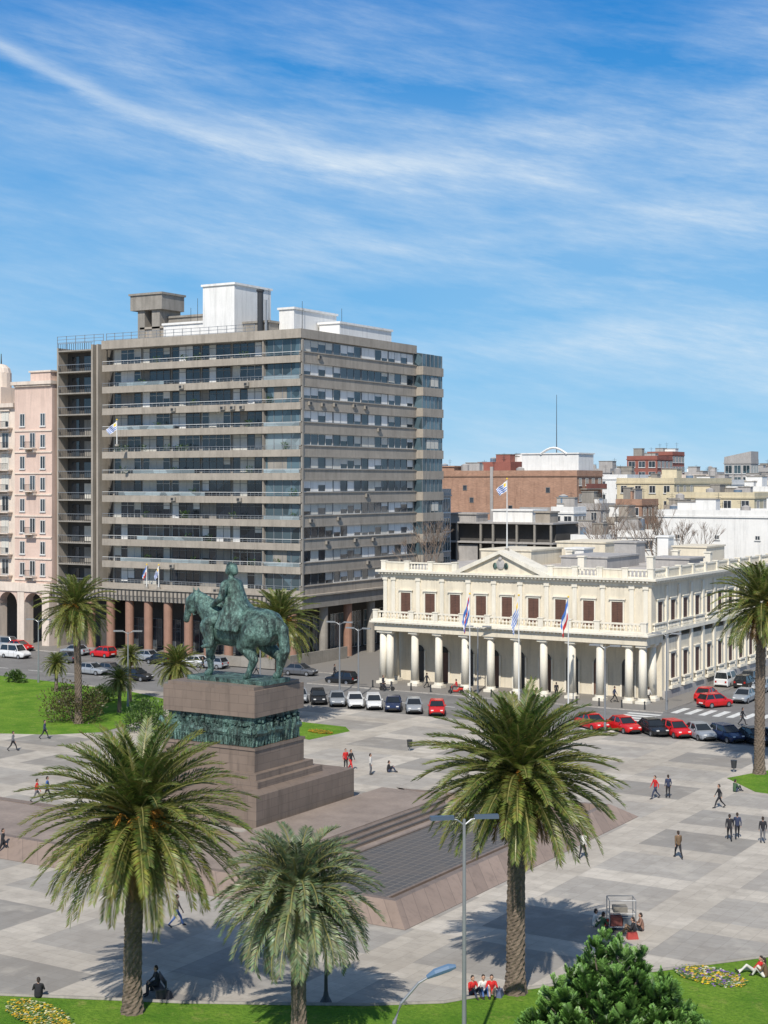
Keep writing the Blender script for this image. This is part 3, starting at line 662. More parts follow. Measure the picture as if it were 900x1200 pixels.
# ------------------------------------------------------------ pink corner building
def pink():
    y0=167.;xr=-159.;rt=root('pink_building',(-170,175,0),'ornate pale pink stucco building with iron balconies and arcade','building')
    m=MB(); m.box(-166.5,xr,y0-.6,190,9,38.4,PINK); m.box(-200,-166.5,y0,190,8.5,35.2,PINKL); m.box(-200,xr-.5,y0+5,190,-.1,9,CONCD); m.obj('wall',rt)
    m=MB(); m.box(-166.9,xr+.2,y0-1.1,190,38.4,38.9,PINKL); m.box(-163.4,-159.4,y0-.5,y0+4,38.9,40.2,PINK); m.box(-163.6,-159.2,y0-.7,y0+4.2,40.2,40.45,PINKL); m.box(-200,-166.9,y0-.6,190,35.2,35.8,PINKL); m.box(-200,-172,y0+2,180,35.8,38.5,PINKL)
    for x in(-172.5,-177,-181.5): m.box(x-1.2,x+1.2,y0-.3,y0+.2,35.8,37.0,PINKL)
    for i in range(30): m.box(-166.4+i*.25,-166.28+i*.25,y0-.95,y0-.61,38.1,38.39,PINKL)
    m.obj('cornice',rt)
    m=MB(); m.cyl(-176,y0+6,38.5,41,1.6,1.6,14,PINKL); m.ball((-176,y0+6,41),1.6,PINKL,12,(1,1,.9)); m.cyl(-176,y0+6,42.2,44,.12,.05,6,METALD); m.obj('cupola',rt)
    def balc(x,yy,z,w):
        q=MB(); q.box(x-w,x+w,yy-1.1,yy-.02,z-.25,z-.08,PINKL); q.box(x-w,x+w,yy-1.1,yy-1.05,z+.8,z+.86,METALD); n=int(w*8.6)
        for j in range(n+1): q.box(x-w+.02+j*(2*w-.08)/n,x-w+.06+j*(2*w-.08)/n,yy-1.1,yy-1.06,z-.08,z+.8,METALD)
        for s in(-1,1): q.box(x+s*w*.8-.12,x+s*w*.8+.12,yy-.7,yy-.02,z-.7,z-.251,PINKL)
        q.obj('balcony',rt)
    for r in range(8):
        z=10.2+3.15*r
        for x in(-164.9,-160.8): win(rt,x,y0-.61,z,'F',1.0,1.9,1,FRAMEW,GLASS,0,None,0,True)
        if r%2==0: balc(-162.85,y0-.6,z,.9); win(rt,-162.85,y0-.61,z,'F',1.1,2.2,1,FRAMEW,GLASS,0,None,0,False)
        q=MB(); q.box(-166.5,-159,y0-.75,y0-.6,z-.75,z-.55,PINKL); q.obj('string_course',rt)
        for i in range(4):
            x=-169+-4.4*i; win(rt,x,y0-.01,z,'F',1.4,2.3,1,FRAMEW,GLASS,(r+i)%3,BLIND,0,True,name='window'); balc(x,y0,z,1.5)
            q=MB(); q.box(x-1.0,x+1.0,y0-.3,y0-.02,z+2.4,z+2.6,PINKL); q.obj('window_hood',rt)
    m=MB(); m.box(-200,xr,y0-1,y0+1,7.8,9.1,PINKL)
    for x in (-160.,-165.,-170.4,-176,-182,-188):
        m.box(x-.7,x+.7,y0-.9,y0+1,0,7.8,PINKL)
    m.obj('arcade',rt)
    for x in (-162.5,-167.7,-173.2,-179,-185):
        q=MB(); n=10; w=1.85
        pts=[(x-w*math.cos(math.pi*i/n),y0-.8,5.9+1.75*math.sin(math.pi*i/n)) for i in range(n+1)]
        for i in range(n):
            a,b=pts[i],pts[i+1]; q.poly([a,b,(b[0],b[1],7.85),(a[0],a[1],7.85)],PINK); q.poly([a,b,(b[0],b[1]+1.5,b[2]),(a[0],a[1]+1.5,a[2])],PINK)
        q.obj('arch',rt)
pink()

# ------------------------------------------------------------ cream neoclassical palace
def palace():
    x0,x1,y0=-96.9,-62.3,155.7; yb=203; uy=y0+1.7
    rt=root('palace',((x0+x1)/2,178,0),'two storey cream neoclassical palace with column portico, balustrade and pediment','building')
    m=MB(); m.box(x0+.5,x1-.1,y0+4.8,yb,-.1,6.6,CREAM); m.obj('ground_floor_wall',rt)
    m=MB(); m.box(x0+.4,x1-.1,uy,yb-.2,7.72,12.9,CREAM); m.obj('upper_wall',rt)
    m=MB(); m.box(x0+.1,x1+.0,y0+.1,y0+4.9,6.35,7.3,CREAM); m.box(x0-.35,x1+.35,y0-.35,y0+5,7.3,7.5,CREAML); m.box(x0-.2,x1+.2,y0-.2,y0+5,7.5,7.7,CREAML)
    n=70
    for i in range(n): 
        x=x0+.1+(x1-x0-.2)*i/n; m.box(x,x+.2,y0-.22,y0+.095,7.15,7.295,CREAML)
    m.box(x1-.1,x1+.3,y0+5,yb,7.25,7.65,CREAML)
    m.obj('entablature',rt)
    cu=(445.5,457,486,514,545,575,606,637,670,703,737,751)
    cm=MB(); cm.cyl(0,0,.6,5.9,.49,.41,20,CREAML); cme=cm.mesh('column',True)
    cm=MB(); cm.box(-.64,.64,-.64,.64,0,.3,CREAML); cm.cyl(0,0,.3,.6,.6,.53,20,CREAML); bme=cm.mesh('base')
    cm=MB(); cm.cyl(0,0,5.9,6.1,.44,.56,20,CREAML); cm.box(-.6,.6,-.6,.6,6.1,6.35,CREAML); kme=cm.mesh('capital')
    def column(X,Y):
        o=add('column',cme,rt,(X,Y,0))
        for nn,mm in(('base',bme),('capital',kme)):
            b_=bpy.data.objects.new(nn,mm); COL.objects.link(b_); b_.parent=o
    cx=[xu(u,y0+.8) for u in cu]; cx[0]=x0+.9; cx[-1]=x1-.75
    for x in cx: column(x,y0+.85)
    column(x0+.9,y0+3.6); column(x1-.75,y0+3.6)
    def balus(n_,pts,z0,h,step=.42):
        q=MB(); (a,b),(c,d)=pts; L=math.hypot(c-a,d-b); n=max(2,int(L/step)); alongx=abs(c-a)>abs(d-b)
        t=.16
        if alongx: q.box(a,c,b-t,b+t,z0+h-.18,z0+h,CREAML); q.box(a,c,b-t,b+t,z0,z0+.15,CREAML)
        else: q.box(a-t,a+t,b,d,z0+h-.18,z0+h,CREAML); q.box(a-t,a+t,b,d,z0,z0+.15,CREAML)
        for i in range(n):
            f=(i+.5)/n; X=a+(c-a)*f; Y=b+(d-b)*f
            q.tube([(X,Y,z0+.15),(X,Y,z0+.4*h),(X,Y,z0+h-.18)],[.07,.13,.06],6,CREAML,cap=False)
        q.obj(n_,rt)
    def solid(pts,z0,h):
        q=MB(); (a,b),(c,d)=pts; t=.14
        if abs(c-a)>abs(d-b): q.box(a,c,b-t,b+t,z0,z0+h-.14,CREAM); q.box(a,c,b-t-.06,b+t+.06,z0+h-.14,z0+h,CREAML)
        else: q.box(a-t,a+t,b,d,z0,z0+h-.14,CREAM); q.box(a-t-.06,a+t+.06,b,d,z0+h-.14,z0+h,CREAML)
        q.obj('parapet',rt)
    def ped(X,Y,z0,h,w=.32):
        q=MB(); q.box(X-w,X+w,Y-.24,Y+.24,z0,z0+h,CREAML); q.box(X-w-.05,X+w+.05,Y-.3,Y+.3,z0+h,z0+h+.1,CREAML); q.obj('pedestal',rt)
    xs=[x0+.3]+[(cx[i]) for i in range(2,10)]+[x1-.3]
    for i in range(len(xs)-1): balus('balustrade',((xs[i]+.33,y0+.15),(xs[i+1]-.33,y0+.15)),7.7,1.0)
    for X in xs: ped(X,y0+.15,7.7,1.05)
    for k in range(10):
        a=y0+2+k*4.2; balus('balustrade',((x1+.05,a),(x1+.05,a+3.5)),7.66,.95)
    bay=[(cx[i]+cx[i+1])/2 for i in range(1,10)]
    sm=MB(); w,h=1.3,2.7
    sm.box(-w/2,-.03,-.06,.02,0,h,SHUT); sm.box(.03,w/2,-.06,.02,0,h,SHUT); sm.box(-.03,.03,-.04,.02,0,h,METALD)
    for i in range(14): sm.box(-w/2+.08,w/2-.08,-.09,-.061,.12+i*.18,.2+i*.18,SHUT)
    shm=sm.mesh('shutter')
    tm=MB(); 
    for sx in(-1,1): tm.box(sx*(w/2+.02),sx*(w/2+.2),-.14,.0,0,h+.05,CREAML)
    tm.box(-w/2-.2,w/2+.2,-.14,0,h+.06,h+.28,CREAML); tm.box(-w/2-.32,w/2+.32,-.28,0,h+.28,h+.4,CREAML); tm.box(-w/2-.3,w/2+.3,-.2,0,-.16,-.01,CREAML)
    tme=tm.mesh('window_surround')
    def bayat(X,Y,z,face):
        rz=0 if face=='F' else math.pi/2
        wn=add('window',shm,rt,(X,Y,z),rz)
        s_=bpy.data.objects.new('frame',tme); COL.objects.link(s_); s_.parent=wn
    for i,X in enumerate(bay): bayat(X,uy-.01,8.1,'F')
    q_=[x0+.7]+cx[1:11]+[x1-.7]
    for X in q_:
        q=MB(); q.box(X-.25,X+.25,uy-.16,uy-.002,7.72,12.3,CREAML); q.box(X-.33,X+.33,uy-.24,uy-.002,12.3,12.6,CREAML); q.box(X-.31,X+.31,uy-.22,uy-.002,7.725,8.1,CREAML); q.obj('pilaster',rt)
    m=MB(); m.box(x0+.3,x1+.05,uy-.15,uy+.5,12.6,12.9,CREAML); m.box(x0-.35,x1+.7,uy-.75,uy+1,13.25,13.5,CREAML); m.box(x0,x1+.35,uy-.4,uy+1,12.9,13.25,CREAM)
    for i in range(75):
        x=x0+(x1-x0)*i/75; m.box(x,x+.22,uy-.62,uy-.405,13.05,13.24,CREAML)
    m.box(x1-.4,x1+.7,uy+1,yb,13.25,13.5,CREAML); m.box(x1-.4,x1+.35,uy+1,yb,12.9,13.25,CREAM); m.box(x0-.35,x0+.4,uy+1,yb,13.25,13.5,CREAML)
    for i in range(90):
        y=uy+(yb-uy)*i/90; m.box(x1+.36,x1+.6,y,y+.22,13.05,13.24,CREAML)
    m.obj('cornice',rt)
    pl,pr=xu(537,uy),xu(642,uy)
    def para(a,b,Y):
        n=max(1,round((b-a)/3.4)); 
        for i in range(n):
            s=a+(b-a)*i/n; e=a+(b-a)*(i+1)/n
            if i%2==1: balus('parapet',((s+.35,Y),(e-.35,Y)),13.5,1.0)
            else: solid(((s+.35,Y),(e-.35,Y)),13.5,1.0)
            ped(s,Y,13.5,1.05)
        ped(b,Y,13.5,1.05)
    para(x0+.5,pl-.4,uy); para(pr+.4,x1-.1,uy)
    for k in range(11):
        a=uy+k*4.1; (solid if k%3 else (lambda p,z,h_: balus('parapet',p,z,h_)))(((x1-.05,a+.35),(x1-.05,a+3.75)),13.5,1.0); ped(x1-.05,a+4.05,13.5,1.05)
    pm=(pl+pr)/2; m=MB(); zt=16.2
    tri=lambda Y,s,b,t:[(pl-s,Y,b),(pr+s,Y,b),(pm,Y,t)]
    m.poly(tri(uy-.35,0,13.5,zt-.3),CREAM); m.poly([(p[0],p[1],p[2]) for p in reversed(tri(uy+2,0,13.5,zt-.3))],CREAM)
    for sx in(-1,1):
        a=(pl-.6,13.5) if sx<0 else (pr+.6,13.5)
        yy0,yy1=uy-.75,uy+2.2
        A=(a[0],a[1]);B=(pm,zt)
        m.poly([(A[0],yy0,A[1]),(B[0],yy0,B[1]),(B[0],yy0,B[1]-.42),(A[0]+(-sx)*1.2,yy0,A[1])],CREAML)
        m.poly([(A[0],yy0,A[1]),(B[0],yy0,B[1]),(B[0],yy1,B[1]),(A[0],yy1,A[1])],CREAML)
        m.poly([(A[0]+(-sx)*1.2,yy0,A[1]),(B[0],yy0,B[1]-.42),(B[0],yy1,B[1]-.42),(A[0]+(-sx)*1.2,yy1,A[1])],CREAML)
    m.obj('pediment',rt)
    m=MB(); m.ball((pm,uy-.45,14.6),.55,GREYR,12,(1,.25,1.15)); m.ball((pm,uy-.5,15.2),.25,GREYR,8); m.ball((pm-.7,uy-.45,14.4),.3,BRONZE,8,(1,.3,1.3)); m.ball((pm+.7,uy-.45,14.4),.3,BRONZE,8,(1,.3,1.3)); m.obj('coat_of_arms',rt)
    for i,X in enumerate(bay):
        q=MB(); w=1.5; q.box(X-w/2,X+w/2,y0+4.72,y0+4.79,.05,3.6,SHUT if i%2 else CONCD)
        n=8; pts=[(X-w/2*math.cos(math.pi*k/n),y0+4.72,3.6+.75*math.sin(math.pi*k/n)) for k in range(n+1)]; q.poly(pts,GLASS)
        q.box(X-.03,X+.03,y0+4.68,y0+4.719,.05,3.6,CREAMD); q.box(X-w/2-.2,X-w/2,y0+4.66,y0+4.79,0,3.7,CREAML); q.box(X+w/2,X+w/2+.2,y0+4.66,y0+4.79,0,3.7,CREAML)
        q.obj('door',rt)
    for k in range(11):
        Y=y0+4.0+k*3.9
        if Y>yb-1: break
        bayat(x1-.09,Y,8.1,'R')
        if k>=1:
            bayat(x1-.09,Y,2.1,'R'); balus('balustrade',((x1+.2,Y-1.1),(x1+.2,Y+1.1)),1.2,.9)
            q=MB(); q.box(x1-.1,x1+.4,Y-1.3,Y+1.3,1.0,1.19,CREAML); q.obj('sill_slab',rt)
        q=MB(); q.box(x1-.1,x1+.1,Y+1.7,Y+2.2,7.72,12.5,CREAML); q.box(x1-.1,x1+.12,Y+1.65,Y+2.25,.4,7.2,CREAML)
        q.obj('pilaster',rt)
    m=MB(); m.box(x1-.1,x1+.2,y0+5,yb,-.05,.9,GREYR); m.obj('plinth',rt)
    m=MB(); m.box(x0,x1-.35,uy+.6,yb,12.95,13.6,TAR); m.obj('roof',rt)
    def rb(n_,a,b,c,d,z1,mt):
        q=MB(); q.box(a,b,c,d,13.6,z1,mt); q.box(a-.15,b+.15,c-.15,d+.15,z1,z1+.2,mt); q.obj(n_,rt)
    rb('roof_room',-91,-84,172,181,15.4,CREAM); rb('roof_lantern',-79,-73,170,180,14.9,GREYR); rb('roof_room',-88,-81,188,197,15.9,CREAM); rb('roof_room',-72,-67.5,189,196,15.6,CREAM); rb('roof_lantern',-70,-65,176,181,14.7,GREYR); rb('roof_room',-78,-75,184,187,16.2,GREYR); rb('roof_room',-74.5,-73,190,192,16.8,WHITE); rb('roof_lantern',-83,-80.5,180,183,15.4,WHITE)
    for (a,b) in((-86,166),(-75,166),(-68,170),(-82,178),(-66,184),(-90,184),(-71,186)): 
        q=MB(); q.box(a,a+.8,b,b+.8,13.6,15.2,CREAML); q.box(a-.1,a+.9,b-.1,b+.9,15.2,15.35,CREAML); q.obj('chimney',rt)
    return pm
pmid=palace()

# ------------------------------------------------------------ flags
def flag(x,y,z0,zt,kind,label,size=(2.4,3.6),cat='flagpole',group='flagpoles before the palace',droop=70):
    rt=root('flagpole',(x,y,z0),label,cat,group,world=False)
    m=MB(); m.cyl(0,0,0,zt-z0,.09,.05,8,FRAMEW); m.ball((0,0,zt-z0+.08),.12,FYEL); m.cyl(0,0,0,.3,.3,.25,8,CONCL); m.obj('pole',rt,world=False)
    m=MB(); L=size[1];H=size[0]; nx,ny=14,9; a=math.radians(droop); dx,dy=-C,-S
    def pt(i,j):
        s=i/nx; t=j/ny; o=L*s
        hz=o*math.cos(a)*.9+.06; dz=-o*math.sin(a)-t*H*(1-.35*s)
        wv=.2*math.sin(s*10+t*2.6)*min(1,s*3)
        hx=hz*(1-.3*t)+.08*math.sin(s*12)*s
        return (dx*hx-S*wv,dy*hx+C*wv,(zt-z0-.15)+dz)
    for i in range(nx):
        for j in range(ny):
            if kind=='uy':
                mt=SKYB if j%2==1 else FWH
                if i<5 and j<5: mt=FYEL if (1<=i<=3 and 1<=j<=3) else FWH
            elif kind=='art': 
                mt=FWH if 3<=j<6 else SKYB
                if abs(i/nx-j/ny)<.12: mt=FRED
            else: mt=SKYB if j<3 else FWH if j<6 else FRED
            m.poly([pt(i,j),pt(i+1,j),pt(i+1,j+1),pt(i,j+1)],mt)
    m.obj('flag',rt,world=False,smooth=True)
for u,k,l in((550.5,'art','white flagpole with drooping blue, white and red diagonal flag'),(608,'uy','white flagpole with drooping striped blue and white sun flag'),(666,'tt','white flagpole with drooping blue, white and red banded flag')):
    x,y=P(u,166+ (608-u)*.04); flag(x,y,0,11.7,k,l,(2.1,3.0),droop=72)
flag(pmid,158.6,16.1,24.3,'uy','rooftop flagpole with small striped national flag above the pediment',(1.2,1.7),group='rooftop flagpoles',droop=35)
x,y=P(137,213.5); flag(x,y,29.,32.6,'uy','striped national flag on short pole at a balcony',(1.2,2.0),group='balcony flagpoles',droop=35)
for u,k,l in((172,'tt','small blue, white and red flag on the podium edge'),(186,'uy','small striped flag on the podium edge')):
    x=xu(u,165.9); flag(x,165.9,9.1,12.4,k,l,(1.1,1.5),group='balcony flagpoles',droop=62)

# ------------------------------------------------------------ monument
def monument():
    cx,cy=-69.1,91.95
    rt=root('mausoleum_court',(cx,cy,0),'brown granite court with low sloping rims, steps and skylight grid','monument base')
    h=1.0; s=1.55; t=.45
    O=[(-108,70.7),(-42,70.7),(-42,103.5),(-62.3,103.5),(-62.3,84.6),(-108,84.6)]
    n=len(O)
    def inset(d):
        out=[]
        for i in range(n):
            p=Vector(O[i]);a=(p-Vector(O[i-1])).normalized();b=(Vector(O[(i+1)%n])-p).normalized()
            na=Vector((-a.y,a.x));nb=Vector((-b.y,b.x)); out.append(tuple(p+(na+nb)*d))
        return out
    I=inset(s); J=inset(s+t)
    for k in range(n):
        a,b=k,(k+1)%n; hh=h if k in(0,1,2) else .34
        q=MB()
        Ia,Ib,Ja,Jb=I[a],I[b],J[a],J[b]
        if k==3: continue
        ha=hb=hh
        if k==2: hb=.34
        if k==5: hb=h; ha=.34
        q.poly([(*O[a],.0),(*O[b],.0),(*Ib,hb),(*Ia,ha)],GRANP)
        q.poly([(*Ia,ha),(*Ib,hb),(*Jb,hb),(*Ja,ha)],GRAN); q.poly([(*Ja,ha),(*Jb,hb),(*Jb,.01),(*Ja,.01)],GRANP)
        q.obj('sloping_wall',rt)
    q=MB(); q.prism(J,.004,.02,GRANF); q.obj('court_floor',rt)
    q=MB()
    q.prism([(-104,73.2),(-56.4,73.2),(-56.4,101.2),(-62.2,101.2),(-62.2,82.2),(-104,82.2)],.02,.42,GRANF); q.obj('raised_platform',rt)
    for k in range(3):
        q=MB(); xx=-56.398+k*.75; q.box(xx,xx+.748,75+k*.3,99.5-k*.3,.02,.36-.11*k,GRAN); q.box(xx+.55,xx+.75,75.01+k*.3,99.49-k*.3,.361-.11*k,.40-.11*k,CONCD); q.obj('step',rt)
    q=MB(); q.box(-53.0,-46.,75.2,97,.021,.12,GRILLE); q.box(-53.2,-53.0,75,97.2,.021,.2,GRAN); q.box(-46.,-45.8,75,97.2,.021,.2,GRAN); q.obj('skylight_grid',rt)
    mt=root('equestrian_monument',(cx,cy,.0),'green bronze horseman on tall stepped granite pedestal with bronze relief','monument')
    m=MB(); 
    m.box(cx-6.25,cx+6.25,cy-6.25,cy+6.25,.0,2.3,GRAN); m.obj('base_block',mt)
    m=MB(); px,py=4.2,3.1; ccx=cx-.4
    for k,e in enumerate((1.0,.5)):
        m.box(ccx-px-e,ccx+px+e,cy-py-e,cy+py+e,2.3+k*.45,2.75+k*.45,GRAN)
    m.obj('steps',mt)
    m=MB(); m.box(ccx-px,ccx+px,cy-py,cy+py,3.2,4.75,GRAN); m.box(ccx-px-.08,ccx+px+.08,cy-py-.08,cy+py+.08,4.75,4.95,GRAN)
    m.box(ccx-px+.35,ccx+px-.35,cy-py+.35,cy+py-.35,4.95,7.1,GRAN)
    m.box(ccx-px,ccx+px,cy-py,cy+py,7.1,9.0,GRAN); m.box(ccx-px+.25,ccx+px-.25,cy-py+.25,cy+py-.25,9.0,9.25,GRAN); m.obj('pedestal',mt)
    m=MB(); rr=random.Random(3)
    def fig(bx,by,nx_,ny_):
        o=rr.uniform(.02,.2); x=bx+nx_*o; y=by+ny_*o; h=rr.uniform(1.6,1.95); lean=rr.uniform(-.3,.3); tx,ty=ny_,-nx_
        def q(a,z): return (x+tx*a,y+ty*a,4.98+z)
        m.tube([q(lean*.2-.15,0),q(lean*.1-.05,.8)],[.09,.13],6,BRONZE); m.tube([q(.25+lean*.4,0),q(.08,.8)],[.09,.13],6,BRONZE)
        m.tube([q(0,.75),q(lean,h-.35)],[.17,.2],7,BRONZE); m.ball(q(lean*1.15,h-.12),.15,BRONZE,7)
        m.tube([q(lean,h-.4),q(lean+rr.uniform(-.6,.6),h-rr.uniform(.1,1.0))],[.08,.06],5,BRONZE)
        if rr.random()<.35:
            m.tube([q(-.5,.9),q(.5,1.0)],[.26,.3],8,BRONZE); m.tube([q(.5,1.0),q(.8,1.5)],[.2,.1],6,BRONZE); m.tube([q(.8,1.55),q(1.0,1.25)],[.12,.07],6,BRONZE)
    nn=30
    for i in range(nn):
        x=ccx-px+.4+(2*px-.8)*i/(nn-1); fig(x,cy-py+.33,0,-1)
    for i in range(22):
        y=cy-py+.4+(2*py-.8)*i/21; fig(ccx+px-.33,y,1,0)
    m.box(ccx-px+.3,ccx+px-.3,cy-py+.3,cy+py-.3,4.96,7.09,BRONZE)
    m.obj('bronze_relief',mt,smooth=False)
    rz=math.radians(180-3)
    m=MB(); m.box(-4,3.3,-1.6,1.6,0,.3,BRONZE); add('plinth',m.mesh('plinth'),mt,(ccx+.1,cy,9.25),rz)
    add('horse',HORSE,mt,(ccx+.1,cy,9.55),rz,scale=(3.75,3.65,3.6)); add('rider',RIDER,mt,(ccx-.1,cy,9.55-.05),rz,scale=(3.6,3.5,3.55))
monument()

# ------------------------------------------------------------ palms
def crown_mesh(name,seed,L,n,nl,leaf,w,cols,bend=58,e_lo=-28,dead=14,stiff=1.0,nseg=12,e_hi=86,ldroop=.14,vshape=.35):
    rr=random.Random(seed); m=MB(); cl=[]
    def quad(p,m_,col):
        m.poly(p,m_)
        for _ in p: cl.append((*col,1))
    tot=n+dead
    for i in range(tot):
        isd=i>=n; t=i/n if not isd else 1
        phi=i*2.39996+rr.uniform(-.15,.15)
        e=(e_hi+(e_lo-e_hi)*(t**.8)+rr.uniform(-6,6)) if not isd else rr.uniform(-75,-48)
        Li=L*rr.uniform(.88,1.06)*(1 if not isd else .55)*(.8+.2*min(1,t*3))
        b=(bend*rr.uniform(.8,1.2)) if not isd else 20
        p=Vector((math.cos(phi)*.28,math.sin(phi)*.28,(.55-.9*t) if not isd else -.5)); 
        g_=rr.uniform(.68,1.3)
        a_,b_=cols; k=min(1,rr.random()*.65+.35*t); col=tuple((a_[q]*(1-k)+b_[q]*k)*g_ for q in range(3))
        if isd: col=(.27*g_,.17*g_,.08*g_)
        pts=[p]; tang=[]
        side0=Vector((-math.sin(phi),math.cos(phi),0)); tw=rr.uniform(-.5,.5)
        for s_ in range(nseg):
            f=(s_+.5)/nseg; ee=math.radians(e-b*f**1.5); d=Vector((math.cos(phi)*math.cos(ee),math.sin(phi)*math.cos(ee),math.sin(ee)))
            d=(d+side0*tw*.12*f).normalized(); p=p+d*(Li/nseg); pts.append(p); tang.append(d)
        for s_ in range(nseg):
            ww=.055*(1-s_/nseg)+.014; a=pts[s_];c=pts[s_+1]; rc=(.32,.30,.12) if not isd else (.2,.13,.06)
            quad([a-side0*ww,a+side0*ww,c+side0*ww*.85,c-side0*ww*.85],LEAF,rc)
            up=Vector((0,0,1)); quad([a-up*ww,a+up*ww,c+up*ww*.85,c-up*ww*.85],LEAF,rc)
        for j in range(nl):
            f=.1+.9*(j+.5)/nl; si=min(nseg-1,int(f*nseg)); fr_=f*nseg-si; base=pts[si].lerp(pts[si+1],fr_); d=tang[si]
            nrm=side0.cross(d).normalized()
            if nrm.z<0: nrm=-nrm
            ll=leaf*(.42+.75*math.sin(math.pi*min(1,f*.84+.1)))*rr.uniform(.88,1.1)
            for sd in(1,-1):
                ld=(side0*sd*1.0+d*(.6+.7*f)+nrm*rr.uniform(vshape*.4,vshape*1.6)*stiff).normalized()
                tip=base+ld*ll+Vector((0,0,-ldroop*ll*rr.uniform(.5,1.6)))
                mid=base+ld*ll*.5; wv=d*(w*.5)
                c2=tuple(x*rr.uniform(.82,1.2) for x in col)
                quad([base,mid+wv,tip,mid-wv],LEAF,c2)
    m.c=cl; return m.mesh(name)
def trunk_mesh(h,r0,r1,lean=(0,0),n=18):
    m=MB(); k=int(h/.11); pts=[];rad=[]
    for i in range(k+1):
        t=i/k; pts.append((lean[0]*t*t,lean[1]*t*t,h*t)); r=r0*(1+.35*math.exp(-t*h*2.2))+(r1-r0)*t
        if t>1-1.1/h: r*=1+.6*(t-(1-1.1/h))/(1.1/h)
        rad.append(r)
    m.tube(pts,rad,n,TRUNK,mod=lambda i,j:1+.15*(((i//2+j)%2)-.5)+.03*math.sin(i*1.7+j*2.1)+.02*math.sin(i*.37)); return m.mesh('trunk')
def fruit_mesh(seed,n=9,L=1.5):
    rr=random.Random(seed); m=MB()
    for i in range(n):
        phi=rr.uniform(0,6.28); e=rr.uniform(.1,.7)
        st=Vector((math.cos(phi)*.4,math.sin(phi)*.4,.1)); mid=st+Vector((math.cos(phi)*math.cos(e),math.sin(phi)*math.cos(e),math.sin(e)))*L*.5
        m.tube([st,mid],[.045,.035],5,ORANGE)
        for j in range(22):
            o=Vector((rr.gauss(0,1),rr.gauss(0,1),rr.gauss(0,1)))*.14; e2=mid+Vector((math.cos(phi)*.35,math.sin(phi)*.35,-.35))*rr.uniform(.5,1.2)*L*.5+o
            m.tube([mid,(mid+e2)/2+Vector((0,0,.08)),e2],[.014,.02,.03],4,ORANGE,cap=False)
    return m.mesh('fruit_cluster')
GC=((.072,.115,.025),(.225,.23,.058))
def palm(x,y,h,crown,r0,r1,lean,label,rot=0,fruit=None,sc=1.,group='palm trees in the square'):
    rt=root('palm_tree',(x,y,0),label,'palm tree',group,rot,world=False)
    add('trunk',trunk_mesh(h,r0,r1,lean),rt)
    add('crown',crown,rt,(lean[0],lean[1],h),0,scale=(sc,)*3)
    if fruit: add('fruit_cluster',fruit,rt,(lean[0],lean[1],h-.1),0)
    return rt
x,y=G(155,1187); cA=crown_mesh('palm_crown_a',11,5.15,165,56,.56,.09,GC,48,-36,18,ldroop=.1)
palm(x,y,8.75,cA,.40,.38,(.25,.1),'tall date palm with orange fruit stalks on the lawn edge',.3,fruit_mesh(1,12,1.9))
x,y=G(604,1164); cB=crown_mesh('palm_crown_b',23,4.8,165,56,.56,.09,GC,45,-34,16,ldroop=.1)
palm(x,y,10.2,cB,.43,.38,(.35,.1),'tall date palm with broad feathery crown on the lawn edge',1.3,fruit_mesh(5,5,1.3))
x,y=G(350,1222); cC=crown_mesh('palm_crown_c',31,3.6,140,48,.5,.075,((.12,.165,.085),(.26,.29,.175)),70,-38,8,ldroop=.12,vshape=.5)
palm(x,y,6.25,cC,.32,.28,(.1,.05),'short palm with dense rounded grey green crown on the lawn',2.1)
cD=crown_mesh('palm_crown_d',41,4.0,100,34,.55,.11,GC,50,-40,16)
x,y=G(92,848); palm(x,y,11.6,cD,.36,.32,(-.3,0),'tall palm tree on the grass near the street',.5,fruit_mesh(9,6,1.2))
x,y=P(327,150); palm(x,y,10.4,cD,.42,.38,(0,0),'palm tree behind the bronze horseman',1.9,fruit_mesh(9,6,1.2),1.02)
x,y=P(207,166); palm(x,y,4.3,cD,.36,.32,(0,0),'low palm tree near the street',.9,None,.68)
x,y=G(890,907); palm(x,y,14.0,cD,.42,.36,(-.3,0),'tall palm tree beside a small lawn',2.6,fruit_mesh(9,6,1.2),1.12)
x,y=P(140,160); palm(x,y,3.4,cD,.2,.16,(0,0),'young slender palm tree',.2,None,.45)
x,y=P(66,176); palm(x,y,3.2,cD,.2,.16,(0,0),'young slender palm tree',1.2,None,.42)
x,y=P(152,168); palm(x,y,5.,cD,.2,.16,(0,0),'young slender palm tree',2.2,None,.4)

# ------------------------------------------------------------ shrubs, conifer, bare trees
def foliage(clumps,n,size,ca,cb,seed,elong=1.6,up=.4):
    rr=random.Random(seed); m=MB(); cl=[]
    for (c,r,sh) in clumps:
        c=Vector(c); k=rr.random()
        for i in range(n):
            d=Vector((rr.gauss(0,1),rr.gauss(0,1),rr.gauss(0,1))).normalized(); p=c+d*r*(rr.random()**.4)
            dd=(d+Vector((0,0,up))+Vector((rr.uniform(-.6,.6),rr.uniform(-.6,.6),rr.uniform(-.4,.4)))).normalized()
            s=dd.cross(Vector((rr.uniform(-1,1),rr.uniform(-1,1),rr.uniform(-1,1)))).normalized()
            l=size*rr.uniform(.7,1.4)*elong; w=size*rr.uniform(.5,.9)
            g_=rr.uniform(.7,1.25)*sh; q=min(1,max(0,k*.5+rr.random()*.5)); col=tuple((ca[t]*(1-q)+cb[t]*q)*g_ for t in range(3))
            m.poly([p,p+dd*l*.5+s*w*.5,p+dd*l,p+dd*l*.5-s*w*.5],LEAF); cl+= [(*col,1)]*4
    m.c=cl; return m.mesh('foliage')
